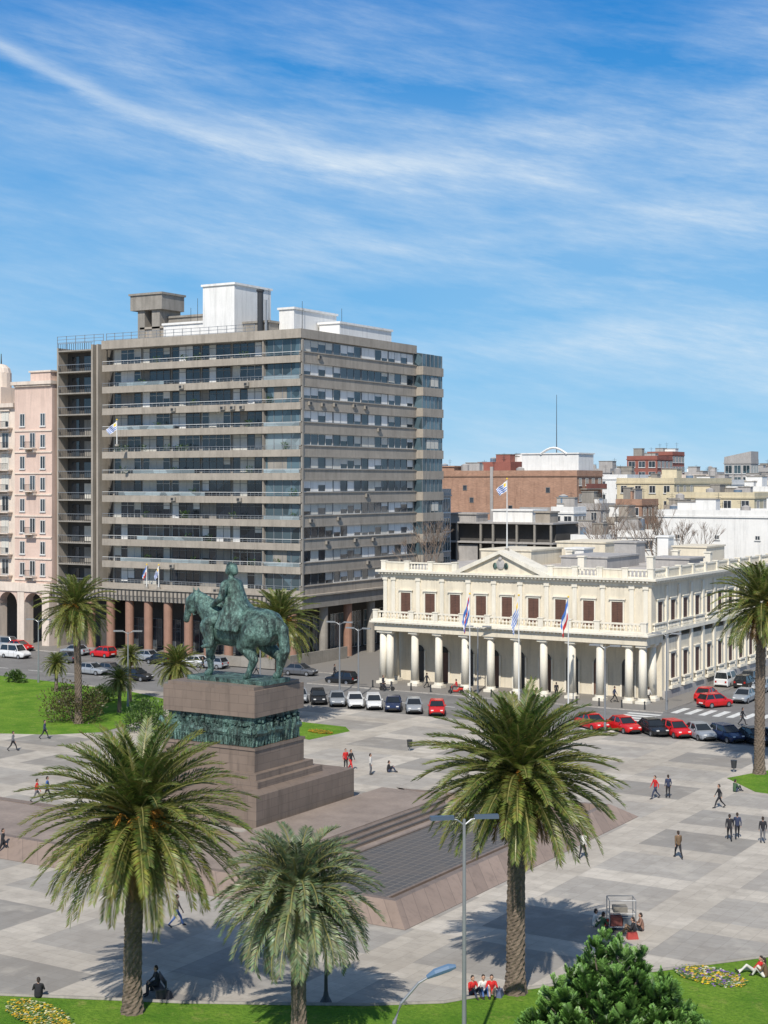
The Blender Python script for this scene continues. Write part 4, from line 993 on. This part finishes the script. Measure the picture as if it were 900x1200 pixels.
def conifer(x,y,h,w,seed,label):
    rr=random.Random(seed); rt=root('conifer_tree',(x,y,0),label,'conifer',None,TH,world=False)
    m=MB(); m.tube([(0,0,0),(0,0,h*.5),(0,0,h*.9)],[.22,.14,.03],8,BARK); 
    m2=MB(); cols=[]
    def spray(inn,tip,nleaf):
        k=rr.random(); ax=(tip-inn); L=ax.length; ax.normalize(); up=Vector((rr.uniform(-.4,.4),rr.uniform(-.4,.4),1)).normalized(); sd=ax.cross(up).normalized()
        for tw in range(5):
            off=(sd*rr.uniform(-.4,.4)+up*rr.uniform(-.25,.25))*L*.8; dirn=(ax+off/L*.9).normalized()
            b0=inn.lerp(tip,.35)+off*.2; s2=dirn.cross(up).normalized()
            for j in range(nleaf//5):
                f=j/(nleaf/5); p=b0+dirn*(L*.7*f); sg=1 if j%2 else -1
                dd=(s2*sg*.9+dirn*.8+up*rr.uniform(-.3,.5)).normalized(); s=dd.cross(up).normalized()
                l=(.22-.1*f)*rr.uniform(.8,1.3); ww=.034
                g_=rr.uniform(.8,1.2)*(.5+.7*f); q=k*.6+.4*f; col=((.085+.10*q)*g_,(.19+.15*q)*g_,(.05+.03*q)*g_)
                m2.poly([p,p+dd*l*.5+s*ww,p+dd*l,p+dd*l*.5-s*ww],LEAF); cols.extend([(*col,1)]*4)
    # many rounded upright lobes over a broad dome
    lobes=[]
    for i in range(95):
        a=i*2.39996; q=math.sqrt((i+.5)/95); ax,ay=math.cos(a)*q,math.sin(a)*q
        top=h*(1-.80*q**1.45)*rr.uniform(.9,1.07)
        lobes.append((ax*w*.47,ay*w*.40,top,rr.uniform(.5,.85)))
    for (bx,by,top,lr) in lobes:
        for i in range(20):
            t=rr.random()**.6; z=top*(1-.5*(1-t))-.1; rad=lr*((1-t)**.5)*rr.uniform(.7,1.25)+.14; phi=rr.uniform(0,6.28)
            inn=Vector((bx+math.cos(phi)*rad*.1,by+math.sin(phi)*rad*.1,z-.35)); tip=Vector((bx+math.cos(phi)*rad,by+math.sin(phi)*rad,z+.2))
            if i%7==0: m.tube([Vector((bx*.5,by*.5,z*.5)),inn],[.03,.01],4,BARK,cap=False)
            spray(inn,tip,60)
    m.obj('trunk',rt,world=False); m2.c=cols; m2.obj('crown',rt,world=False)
x,y=P(722,62); conifer(x,y,5.75,8.9,5,'broad feathery mid green conifer standing on the lawn')
def shrub(u,v,w,h,label,ca=(.03,.06,.02),cb=(.08,.13,.03),seed=1,n=22,name='shrub'):
    x,y=G(u,v); rr=random.Random(seed); rt=root(name,(x,y,0),label,'shrub',None,0,world=False); cl=[]
    for i in range(n):
        a=rr.uniform(0,6.28); q=rr.random()**.5; zz=rr.uniform(.2,.85)*h*(1-.4*q); cl.append(((math.cos(a)*q*w*.4,math.sin(a)*q*w*.4,zz),h*.24*rr.uniform(.7,1.2),rr.uniform(.7,1.15)))
    add('crown',foliage(cl,120,.16,ca,cb,seed),rt)
    m=MB()
    for i in range(5): a=i*1.26; m.tube([(0,0,0),(math.cos(a)*w*.15,math.sin(a)*w*.15,h*.45)],[.08,.03],5,BARK)
    m.obj('trunk',rt,world=False)
gr=((.045,.09,.025),(.11,.18,.04))
shrub(86,846,6.5,4.8,'large dark olive bush on the grass',(.07,.065,.03),(.14,.12,.045),1,30)
shrub(168,856,4.6,3.8,'rounded green bush by the path',*gr,2)
shrub(120,822,2.6,2.0,'small green bush on the lawn',*gr,3,14)
shrub(222,838,4,2.4,'low green bush near the monument',*gr,4,16)
shrub(20,800,3,1.6,'low clipped bush on the grass',*gr,5,12)
def bare(u,D,h,label,seed):
    rr=random.Random(seed); x,y=P(u,D); rt=root('bare_tree',(x,y,0),label,'tree','leafless street trees',0,world=False); m=MB(); m2=MB()
    def br_(p,d,l,r,dep):
        e=p+d*l; mid=(p+e)/2+Vector((rr.uniform(-1,1),rr.uniform(-1,1),0))*l*.06
        (m if dep>4 else m2).tube([p,mid,e],[r,r*.85,r*.68],5 if dep>3 else 3,BARK,cap=False)
        if dep==0: return
        for i in range(3 if dep>1 else 5):
            nd=(d+Vector((rr.uniform(-1,1),rr.uniform(-1,1),rr.uniform(-.1,.8)))*.6).normalized(); br_(e,nd,l*rr.uniform(.6,.78),max(.02,r*.6),dep-1)
    br_(Vector((0,0,0)),Vector((0,0,1)),h*.34,.25,5)
    m.obj('trunk',rt,world=False); m2.obj('crown',rt,world=False)
bare(710,219,20,'leafless brown street tree behind the palace',1); bare(787,224,20,'leafless brown street tree behind the palace',2)
bare(806,230,19,'leafless brown street tree behind the palace',4); bare(508,215,18,'leafless street tree beside the concrete block',6)

def flowerbed(u,v,rx,ry,cols,label,seed):
    x,y=G(u,v); rr=random.Random(seed); m=MB(); cl=[]
    for i in range(1700):
        a=rr.uniform(0,6.28); q=rr.random()**.5*rr.uniform(.9,1.08); X=math.cos(a)*rx*q; Y=math.sin(a)*ry*q; z=.02+rr.uniform(0,.06); s=rr.uniform(.035,.075)
        if rr.random()<.5: c=(.12,.23,.035)
        else: c=cols[int((a*2+q*3))%len(cols)] if rr.random()<.7 else rr.choice(cols)
        t=rr.uniform(-.3,.3); m.poly([(X-s,Y-s*.5,z),(X+s,Y-s,z+t*s),(X+s*.8,Y+s,z+s*.3),(X-s,Y+s,z)],LEAF); cl+=[(*c,1)]*4
    m.c=cl; o=m.mesh('flower_bed'); add('flower_bed',o,None,(x,y,.03),-.3,label,'flower bed',kind='stuff')
flowerbed(45,1190,2.4,1.0,[(.85,.62,.04),(.8,.76,.5),(.8,.5,.03)],'flower bed with yellow and white blossoms in the grass',1)
flowerbed(832,1145,1.9,1.2,[(.85,.62,.04),(.32,.16,.55),(.8,.76,.6),(.8,.5,.05)],'round flower bed with yellow and purple blossoms in the grass',2)
flowerbed(375,858,1.6,.8,[(.85,.6,.04),(.7,.3,.03)],'small bed with yellow blossoms',3)

# ------------------------------------------------------------ cars
def car_proto(style):
    paint=mat('car_paint_'+style,(.5,.02,.02),.25,.05,1,spec=.7); 
    rt=root('parked_car',(0,0,-100),'car','car',None,0,world=False)
    if style=='hatch': L=3.9; st=[(-1.95,.45,.75,.72),(-1.9,.25,.95,.8),(-1.5,.2,.98,.84),(-.4,.2,.98,.85),(.75,.2,.96,.85),(1.3,.2,.88,.83),(1.8,.25,.74,.76),(1.93,.42,.6,.66)]; cab=[-1.88,.95,-1.55,.2,1.47]
    elif style=='sedan': L=4.4; st=[(-2.2,.42,.75,.72),(-2.12,.25,.93,.8),(-1.5,.2,.96,.85),(-.4,.2,.96,.87),(.85,.2,.94,.87),(1.5,.2,.86,.84),(2.05,.25,.72,.76),(2.2,.42,.6,.66)]; cab=[-1.6,1.0,-1.05,.25,1.43]
    else: L=4.5; st=[(-2.25,.42,1.0,.78),(-2.2,.25,1.12,.86),(-1.5,.22,1.12,.88),(-.4,.22,1.12,.89),(1.0,.22,1.1,.88),(1.7,.22,1.0,.85),(2.15,.28,.8,.8),(2.27,.45,.66,.72)]; cab=[-2.15,1.25,-2.0,.7,1.85]
    m=MB(); n=len(st); k=m.mi(paint); dk=m.mi(TYRE)
    for (x,zb,zt,w) in st:
        m.v+=[(x,-w*.92,zb),(x,-w,zb+.12),(x,-w,(zb+zt)/2+.1),(x,-w*.9,zt),(x,w*.9,zt),(x,w,(zb+zt)/2+.1),(x,w,zb+.12),(x,w*.92,zb)]
    for i in range(n-1):
        for j in range(8):
            j2=(j+1)%8; m.f.append((i*8+j,(i+1)*8+j,(i+1)*8+j2,i*8+j2)); m.m.append(dk if j==7 else k)
    m.f.append(tuple(range(8))); m.m.append(k); m.f.append(tuple((n-1)*8+j for j in reversed(range(8)))); m.m.append(k)
    a,b,c,d,zr=cab; zs=st[3][2]-.01; hw=st[3][3]*.9; rw=hw*.8
    m.box(c-.02,d+.05,-rw-.02,rw+.02,zr-.02,zr+.05,paint)
    B=[(a,-hw),(b,-hw),(b,hw),(a,hw)]; T=[(c,-rw),(d,-rw),(d,rw),(c,rw)]
    for i in range(4): m.tube([(B[i][0],B[i][1],zs),(T[i][0],T[i][1],zr)],[.045,.04],4,paint)
    for s in(-1,1): m.tube([(a+(b-a)*.45,s*hw*1.0,zs),(c+(d-c)*.45,s*rw,zr)],[.045,.04],4,paint)
    m.box(st[-1][0]-.06,st[-1][0]+.02,-.45,.45,.32,.5,TYRE); m.box(st[0][0]-.02,st[0][0]+.06,-.3,.3,.5,.62,WHITE)
    for s in(-1,1):
        m.box(b-.35,b-.2,s*(hw+.06)-.1*(s<0),s*(hw+.06)+.1*(s>0),zs+.0,zs+.14,paint)
        for xx in(-.45,.5): m.box(xx,xx+.02,s*(st[3][3]+.002)-.004,s*(st[3][3]+.002)+.004,.35,zs-.1,TYRE)
    m.obj('body',rt,world=False,smooth=False)
    def q4(i,j,nm):
        q=MB(); e=.985
        q.poly([(B[i][0]*e,B[i][1]*e,zs),(B[j][0]*e,B[j][1]*e,zs),(T[j][0],T[j][1],zr-.01),(T[i][0],T[i][1],zr-.01)],CGL); q.obj(nm,rt,world=False)
    q4(0,1,'window'); q4(1,2,'windscreen'); q4(2,3,'window'); q4(3,0,'rear_window')
    q=MB(); q.tube([(0,-.11,0),(0,.11,0)],[.31,.31],16,TYRE); ty=q.mesh('tyre'); q=MB(); q.tube([(0,-.115,0),(0,.115,0)],[.19,.19],12,RIM); ri=q.mesh('rim')
    for sx in(-1.25,1.28):
        for s in(-1,1):
            wo=add('wheel',ty,rt,(sx*L/4.2,s*(st[3][3]-.1),.31)); add('rim',ri,wo,(0,0,0),world=False)
    for s in(-1,1):
        q=MB(); q.box(st[-1][0]-.22,st[-1][0]-.03,s*.48-.13,s*.48+.13,st[-2][2]-.14,st[-2][2]+.0,HEADL); q.obj('headlight',rt,world=False)
        q=MB(); q.box(st[0][0]-.03,st[0][0]+.1,s*.6-.1,s*.6+.1,.66,.88,TAILL); q.obj('tail_light',rt,world=False)
    return rt,paint
PR={s:car_proto(s) for s in('hatch','sedan','van')}
CP={'red':(.55,.012,.012),'white':(.66,.66,.65),'silver':(.33,.35,.37),'black':(.015,.016,.018),'blue':(.02,.035,.09),'grey':(.11,.115,.125),'green':(.02,.06,.05)}
CPM={}
def carat(style,colr,x,y,rot,label=None,group='cars parked along the kerb',z=-.126):
    if (style,colr) not in CPM: CPM[(style,colr)]=mat('car_paint_'+colr,CP[colr],.25,.05,1,spec=.7,metal=.2 if colr in('silver','grey','blue') else 0)
    kd={'hatch':'small hatchback car','sedan':'saloon car','van':'tall van'}[style]
    return dup(PR[style][0],(x,y,z),rot,label or f'{colr} {kd} parked on the grey asphalt street',group,None,{PR[style][1]:CPM[(style,colr)]})
rad=math.radians
for u,c,s in((330,'grey','sedan'),(351,'silver','sedan'),(373,'black','hatch'),(395,'silver','sedan'),(416,'white','sedan'),(438,'white','hatch'),(461,'blue','sedan'),(485,'silver','sedan'),(512,'red','sedan')):
    x=xu(u,139.2); carat(s,c,x,139.2,rad(-56+U(-5,5)))
for u,c,s in((694,'red','sedan'),(731,'red','sedan'),(765,'black','sedan'),(792,'red','hatch'),(820,'silver','sedan'),(852,'blue','hatch'),(884,'black','sedan'),(915,'silver','hatch')):
    x=xu(u,138.8); carat(s,c,x,138.8,rad(-38+U(-6,6)))
for u,v,c,s,r in((828,816,'red','sedan',92),(852,800,'white','van',90),(872,818,'silver','sedan',-88),(873,801,'black','hatch',90),(838,824,'red','hatch',60),(880,795,'grey','sedan',90),(893,806,'silver','hatch',-90)):
    x,y=G(u,v+3); carat(s,c,x,y,rad(r),group='cars on the side street')
for u,v,c,s,r in((12,752,'red','hatch',0),(35,757,'silver','van',10),(57,757,'red','sedan',0),(18,770,'white','van',0),(113,763,'silver','sedan',180),(128,768,'red','hatch',175),(108,789,'silver','sedan',0),(130,789,'grey','sedan',0),(170,773,'silver','sedan',180),(187,777,'black','hatch',180),(228,780,'white','sedan',180),(250,782,'silver','hatch',180),(207,775,'grey','hatch',180),(160,796,'black','sedan',0),(352,790,'grey','sedan',5),(75,775,'grey','sedan',180),(400,800,'black','hatch',182)):
    x,y=G(u,v); carat(s,c,x,min(y,160.3),rad(r),group='cars parked below the concrete block')
for s in PR:
    def rm(o):
        for c_ in list(o.children): rm(c_)
        bpy.data.objects.remove(o)
    rm(PR[s][0])
def scooter(u,v,rot,colr,label):
    x,y=G(u,v); rt=root('motor_scooter',(x,y,-.126),label,'scooter',None,rot,world=False); pm=cloth(colr)
    m=MB(); m.tube([(-.75,0,.62),(-.35,0,.62),(-.1,0,.35),(.35,0,.35),(.55,0,.75),(.5,0,.98)],[.14,.19,.12,.1,.09,.05],8,pm); m.obj('body',rt,world=False)
    m=MB(); m.box(-.8,-.1,-.13,.13,.76,.86,TYRE); m.obj('seat',rt,world=False)
    for xx in(-.6,.72): m=MB(); m.tube([(xx,-.06,.25),(xx,.06,.25)],[.25,.25],14,TYRE); m.obj('wheel',rt,world=False)
    m=MB(); m.tube([(.48,-.32,1.05),(.48,.32,1.05)],[.025,.025],6,METALD); m.tube([(.72,0,.25),(.5,0,1.0)],[.03,.03],6,METAL); m.obj('handlebar',rt,world=False)
scooter(535,812,rad(200),(.5,.03,.02),'red motor scooter riding on the street')
person('bench',*G(535,812),rad(200),(.5,.03,.03),(.05,.05,.06),'person in red jacket riding a scooter',z=.2)
scooter(453,808,rad(20),(.05,.05,.06),'dark motor scooter near the portico')
person('stand',*G(449,809),rad(0),(.04,.04,.05),(.04,.04,.05),'person in dark clothes standing by a scooter')

# ------------------------------------------------------------ lamps
def street_lamp(x,y,h,label,arms=2,head=BLUEL,rot=0,arm=1.3,group='street lamps'):
    rt=root('street_lamp',(x,y,0),label,'street lamp',group,rot,world=False)
    m=MB(); m.tube([(0,0,0),(0,0,.8),(0,0,.82),(0,0,h)],[.13,.13,.1,.06],10,METAL); m.obj('pole',rt,world=False)
    for i in range(arms):
        s=1 if i==0 else -1
        m=MB(); m.tube([(0,0,h-.25),(s*arm*.35,0,h-.02),(s*arm*.8,0,h+.02)],[.04,.035,.03],6,METAL); m.obj('arm',rt,world=False)
        m=MB(); a=s*arm*.5; b=s*(arm+.55)
        m.prism([(a,-.1),(b,-.17),(b,.17),(a,.1)] if s>0 else [(a,.1),(b,.17),(b,-.17),(a,-.1)],h+.0,h+.1,head); m.prism([(a,-.06),(b,-.12),(b,.12),(a,.06)] if s>0 else [(a,.06),(b,.12),(b,-.12),(a,-.06)],h+.1,h+.16,head); m.obj('lamp_head',rt,world=False)
x,y=P(544,62); street_lamp(x,y,10.4,'tall grey street lamp with two flat slate blue heads',2,GREYL,TH+.15,.85)
x,y=P(462,56); rt=root('street_lamp',(x,y,0),'curved grey lamp post with single blue head','street lamp','street lamps',TH+.0,world=False)
m=MB(); m.tube([(0,0,0),(0,0,4.3),(.25,0,5.0),(.9,0,5.75),(1.4,0,6.05)],[.1,.08,.06,.05,.045],8,METAL); m.obj('pole',rt,world=False)
m=MB(); m.tube([(1.2,0,5.95),(1.5,0,6.12),(2.0,0,6.3),(2.25,0,6.35)],[.08,.15,.15,.07],8,BLUEL); m.obj('lamp_head',rt,world=False)
x,y=G(382,1176); rt=root('garden_lamp',(x,y,0),'small black cast iron lamp post on the paving','street lamp',None,0,world=False)
m=MB(); m.tube([(0,0,0),(0,0,.1),(0,0,.35),(0,0,.6),(0,0,2.6)],[.3,.28,.14,.09,.06],10,METALD); m.obj('pole',rt,world=False)
m=MB(); m.tube([(0,0,2.6),(0,0,2.75),(0,0,3.0),(0,0,3.1)],[.08,.2,.16,.03],8,METALD); m.obj('lamp_head',rt,world=False)
for u,v,h in((709,857,8.2),(398,812,8),(150,828,8),(420,815,7.5),(560,812,7.5),(640,815,7.5),(781,832,8),(305,800,8),(45,800,7.5)):
    x,y=G(u,v); street_lamp(x,y,h,'slender grey street lamp with two arms beside the road',2,METAL,U(0,.6),1.0)
def bench(x,y,rot,label):
    rt=root('park_bench',(x,y,0),label,'bench',None,rot,world=False)
    m=MB(); m.box(-.25,.22,-.8,.8,.4,.46,METALD); m.obj('seat',rt,world=False)
    m=MB(); m.box(-.3,-.26,-.8,.8,.55,.85,METALD); m.obj('backrest',rt,world=False)
    for s in(-.7,.7): m=MB(); m.box(-.25,.2,s-.04,s+.04,0,.4,METALD); m.box(-.3,-.25,s-.04,s+.04,0,.86,METALD); m.obj('leg',rt,world=False)
x,y=G(184,1166); bench(x,y,TH+rad(200),'dark park bench at the lawn edge')
person('bench',x,y,TH+rad(200),(.03,.03,.035),(.03,.03,.035),'person in black sitting on a dark bench')
x,y=G(728,1090); rt=root('busker_cart',(x,y,0),'metal framed cart loaded with bags and instruments','cart',None,TH,world=False)
m=MB()
for a in(-.7,.7):
    for b in(-.5,.5): m.tube([(a,b,.1),(a,b,1.7)],[.03,.03],6,METAL)
for zz in(.3,1.0,1.7):
    m.tube([(-.7,-.5,zz),(.7,-.5,zz),(.7,.5,zz),(-.7,.5,zz),(-.7,-.5,zz)],[.025]*5,5,METAL)
m.obj('frame',rt,world=False)
m=MB(); m.box(-.6,0,-.4,.4,.32,.8,cloth((.16,.05,.04))); m.box(.05,.62,-.42,.35,.32,.7,cloth((.12,.14,.16))); m.box(-.45,.3,-.3,.35,1.02,1.3,cloth((.2,.18,.15))); m.obj('luggage',rt,world=False)
for a in(-.6,.6): m=MB(); m.tube([(a,-.55,.15),(a,-.47,.15)],[.15,.15],10,TYRE); m.tube([(a,.47,.15),(a,.55,.15)],[.15,.15],10,TYRE); m.obj('wheel',rt,world=False)
def bag(u,v,col,label):
    x,y=G(u,v); rt=root('bag',(x,y,0),label,'bag',None,U(0,3),world=False)
    m=MB(); m.prism([(-.3,-.18),(.3,-.18),(.3,.18),(-.3,.18)],0,.34,cloth(col),[(-.24,-.1),(.24,-.1),(.24,.1),(-.24,.1)]); m.obj('body',rt,world=False)
    m=MB(); m.tube([(-.15,0,.33),(-.1,0,.45),(.1,0,.45),(.15,0,.33)],[.015]*4,5,TYRE); m.obj('handle',rt,world=False)
bag(711,1094,(.03,.03,.03),'black holdall bag on the paving'); bag(741,1100,(.35,.05,.04),'red bag standing on the paving'); bag(195,1169,(.05,.05,.06),'dark bag beside the bench'); bag(585,1168,(.1,.12,.2),'blue bag on the lawn edge')

# ------------------------------------------------------------ people
def pp(pose,u,v,ang,top,tr,label,**k):
    x,y=G(u,v,k.get('z',0)); return person(pose,x,y,TH+rad(ang),top,tr,label,**k)
BK=(.02,.02,.024);NV=(.03,.04,.08);RD=(.5,.02,.02);BR=(.14,.09,.05);WT=(.6,.58,.54);GY=(.14,.14,.15);BL=(.06,.12,.3);GN=(.05,.1,.05)
pp('walk',207,1086,20,(.16,.12,.1),BL,'person in brown jacket and blue trousers walking')
pp('walk',795,1006,100,BR,BK,'person in brown jacket walking across the square')
pp('walk2',683,1006,60,WT,BK,'person in white top and black trousers walking')
pp('walk',768,936,200,RD,NV,'person in red jacket walking'); pp('stand',783,935,100,NV,BK,'person in dark blue coat standing')
pp('walk',843,947,180,BK,BK,'person in black clothes striding'); pp('sit',861,928,30,GN,NV,'person in green top sitting by the grass')
pp('walk',855,985,80,BK,BK,'person in black coat walking'); pp('walk2',864,983,80,NV,BK,'person in dark blue coat walking beside another'); pp('stand',894,988,90,BK,GY,'person in black jacket standing on the paving')
pp('walk',52,866,0,NV,BK,'person in dark clothes walking near the lawn'); pp('walk2',55,937,10,BL,BK,'person in blue top walking'); pp('walk',43,940,10,RD,GY,'person in red top walking')
pp('walk',3,1003,0,BK,BK,'person in black walking at the court',); pp('stand',405,902,-60,RD,BK,'person in red jacket standing by the monument court'); pp('walk2',411,903,-40,BK,RD,'person in dark top standing beside another')
pp('stand',434,908,0,WT,GY,'person in pale top beyond the monument')
pp('sit',45,1170,100,BK,BK,'person in black sitting on the lawn edge'); pp('sit',553,1167,-60,RD,NV,'person in red jacket sitting on the lawn edge'); pp('sit',566,1166,-80,WT,BL,'person in pale top sitting on the lawn edge'); pp('sit',576,1166,-90,RD,(.4,.3,.25),'person in red top sitting on the lawn edge')
pp('sit',697,1086,0,WT,GN,'person in white shirt sitting by a cart'); pp('sit',706,1090,20,GN,(.4,.05,.04),'person in green top sitting by a cart'); pp('sit',752,1091,180,(.25,.14,.1),BK,'person in brown jacket sitting by a cart'); pp('sit',743,1096,170,BK,BR,'person in black sitting by a cart')
pp('recline',884,1140,190,RD,WT,'person in red top reclining on the grass')
pp('sit',897,1146,150,BR,WT,'person in brown sitting on the grass')
for (u,v,t,a) in((392,795,BK,0),(300,792,GY,0),(238,786,BK,180),(720,823,NV,0),(760,824,WT,30),(652,818,BK,90),(870,850,BK,0),(15,880,GY,0),(500,806,BK,30)):
    pp('walk',u,v,a,t,BK,'small figure in plain clothes walking by the street')
pp('sit',455,905,0,BK,NV,'person sitting near the court wall')
for (u,v) in((620,838),(860,905),(640,905),(480,880)):
    x,y=G(u,v); rt=root('litter_bin',(x,y,0),'small dark metal litter bin on a post','litter bin','litter bins',0,world=False)
    m=MB(); m.tube([(0,0,.35),(0,0,1.0)],[.2,.26],10,METALD); m.obj('bin',rt,world=False); m=MB(); m.cyl(0,0,0,.35,.05,.05,6,METAL); m.obj('post',rt,world=False)
for i in range(14):
    X=-95+i*2.6; m=MB(); m.tube([(0,0,0),(0,0,.7),(0,0,.8),(0,0,.88)],[.1,.08,.11,.03],8,METALD); m.obj('bollard',loc=(X,152.5,0),label='short dark metal bollard on the pavement edge',cat='bollard',group='bollards before the palace')
m=MB(); m.box(-114,-113.7,160.8,176,0,1.6,CONCL); m.box(-126,-114,160.6,160.9,0,1.3,CONCL); m.obj('ramp_wall',label='low grey concrete wall beside the block entrance',cat='wall')

# ------------------------------------------------------------ light, sky, camera
SUNEL=rad(46); TR=rad(20)
az=math.atan2(math.sin(TR),-math.cos(TR))
sd=bpy.data.lights.new('sun','SUN'); sd.energy=4.8; sd.angle=rad(.5); sd.color=(1,.945,.86)
so=bpy.data.objects.new('sun',sd); COL.objects.link(so)
sdir=Vector((math.sin(TR)*math.cos(SUNEL),-math.cos(TR)*math.cos(SUNEL),math.sin(SUNEL)))
so.rotation_euler=(-sdir).to_track_quat('-Z','Y').to_euler()
w=bpy.data.worlds.new('World'); scene.world=w; w.use_nodes=True; nt=w.node_tree; bg=nt.nodes['Background']
sk=nt.nodes.new('ShaderNodeTexSky'); sk.sky_type='NISHITA'; sk.sun_disc=False; sk.sun_elevation=SUNEL; sk.sun_rotation=az; sk.air_density=1.; sk.dust_density=.3; sk.ozone_density=1.0
tc=nt.nodes.new('ShaderNodeTexCoord'); sp=nt.nodes.new('ShaderNodeSeparateXYZ'); lk(nt,tc.outputs['Generated'],sp.inputs[0])
X,Y,Z=sp.outputs
A=M(nt,'ADD',M(nt,'ARCTAN2',X,Y),TH); E=M(nt,'ARCSINE',Z)
def cvec(sx,sy,sh,off=0.):
    c=nt.nodes.new('ShaderNodeCombineXYZ'); lk(nt,M(nt,'MULTIPLY',A,sx),c.inputs[0]); lk(nt,M(nt,'MULTIPLY',M(nt,'ADD',E,M(nt,'MULTIPLY',A,sh)),sy),c.inputs[1]); c.inputs[2].default_value=off; return c.outputs[0]
n1=NOISE(nt,cvec(5,22,.14,3.),1.,8,.62); n2=NOISE(nt,cvec(12,75,.22,1.),1.,7,.68); n3=NOISE(nt,cvec(2.6,7,.1,5.),1.,3); n4=NOISE(nt,cvec(26,150,.2,8.),1.,7,.74)
veil=M(nt,'MULTIPLY',MAPR(nt,n1,.38,.70),M(nt,'ADD',.15,M(nt,'ADD',M(nt,'MULTIPLY',MAPR(nt,n2,.3,.7),.55),M(nt,'MULTIPLY',MAPR(nt,n4,.32,.68),.4))))
veil=M(nt,'MULTIPLY',veil,MAPR(nt,n3,.3,.58,.45,1.))
veil=M(nt,'MULTIPLY',veil,MAPR(nt,A,-.25,.1,.55,1.))
veil=M(nt,'MULTIPLY',veil,MAPR(nt,E,.26,.32,1.,.45))
haze=M(nt,'MULTIPLY',MAPR(nt,n3,.35,.65,.0,.16),MAPR(nt,E,.26,.2,0.,1.))
dl=M(nt,'SUBTRACT',A,.04); line=M(nt,'ADD',.2,M(nt,'MULTIPLY',M(nt,'MULTIPLY',dl,dl),.82))
line=M(nt,'ADD',line,M(nt,'MULTIPLY',M(nt,'SUBTRACT',n3,.5),.012))
df=M(nt,'DIVIDE',M(nt,'SUBTRACT',E,line),M(nt,'ADD',.0022,M(nt,'MULTIPLY',n1,.0075)))
df=M(nt,'ADD',df,M(nt,'MULTIPLY',M(nt,'SUBTRACT',n4,.5),1.6))
st=M(nt,'EXPONENT',M(nt,'MULTIPLY',M(nt,'MULTIPLY',df,df),-1.))
st=M(nt,'MULTIPLY',M(nt,'MULTIPLY',st,M(nt,'ADD',.12,M(nt,'MULTIPLY',n2,.8))),MAPR(nt,A,-.02,.08,1.,0.))
fac=M(nt,'ADD',haze,M(nt,'ADD',M(nt,'MULTIPLY',veil,.82),M(nt,'MULTIPLY',st,.68)),clamp=True)
WS=.11
rp=nt.nodes.new('ShaderNodeValToRGB'); cr=rp.color_ramp
stops=[(0.,(.44,.69,.88)),(.1,(.33,.62,.875)),(.28,(.195,.51,.85)),(.6,(.085,.36,.76)),(1.,(.02,.215,.63))]
cr.elements[0].position=0; cr.elements[0].color=(*stops[0][1],1); cr.elements[1].position=1; cr.elements[1].color=(*stops[-1][1],1)
for p_,c_ in stops[1:-1]: e=cr.elements.new(p_); e.color=(*c_,1)
lk(nt,MAPR(nt,E,0,.33),rp.inputs[0])
low=MIX(nt,1.,rp.outputs[0],(1/WS,1/WS,1/WS),'MULTIPLY')
base=MIX(nt,MAPR(nt,E,.33,.7),low,sk.outputs[0])
colr=MIX(nt,fac,base,(.78/WS,.87/WS,.94/WS))
lk(nt,colr,bg.inputs[0]); bg.inputs[1].default_value=WS
cd=bpy.data.cameras.new('camera'); cd.lens=54; cd.sensor_width=36; cd.sensor_fit='AUTO'; cd.shift_y=-35/1200; cd.clip_end=9000; cd.clip_start=1
co=bpy.data.objects.new('camera',cd); COL.objects.link(co); co.location=(0,0,CAMH); co.rotation_euler=(rad(90),0,TH); scene.camera=co
scene.view_settings.view_transform='Standard'; scene.view_settings.look='None'; scene.view_settings.exposure=0
for o in bpy.data.objects:
    if '_loc' in o: del o['_loc']
print('objects',len(bpy.data.objects))
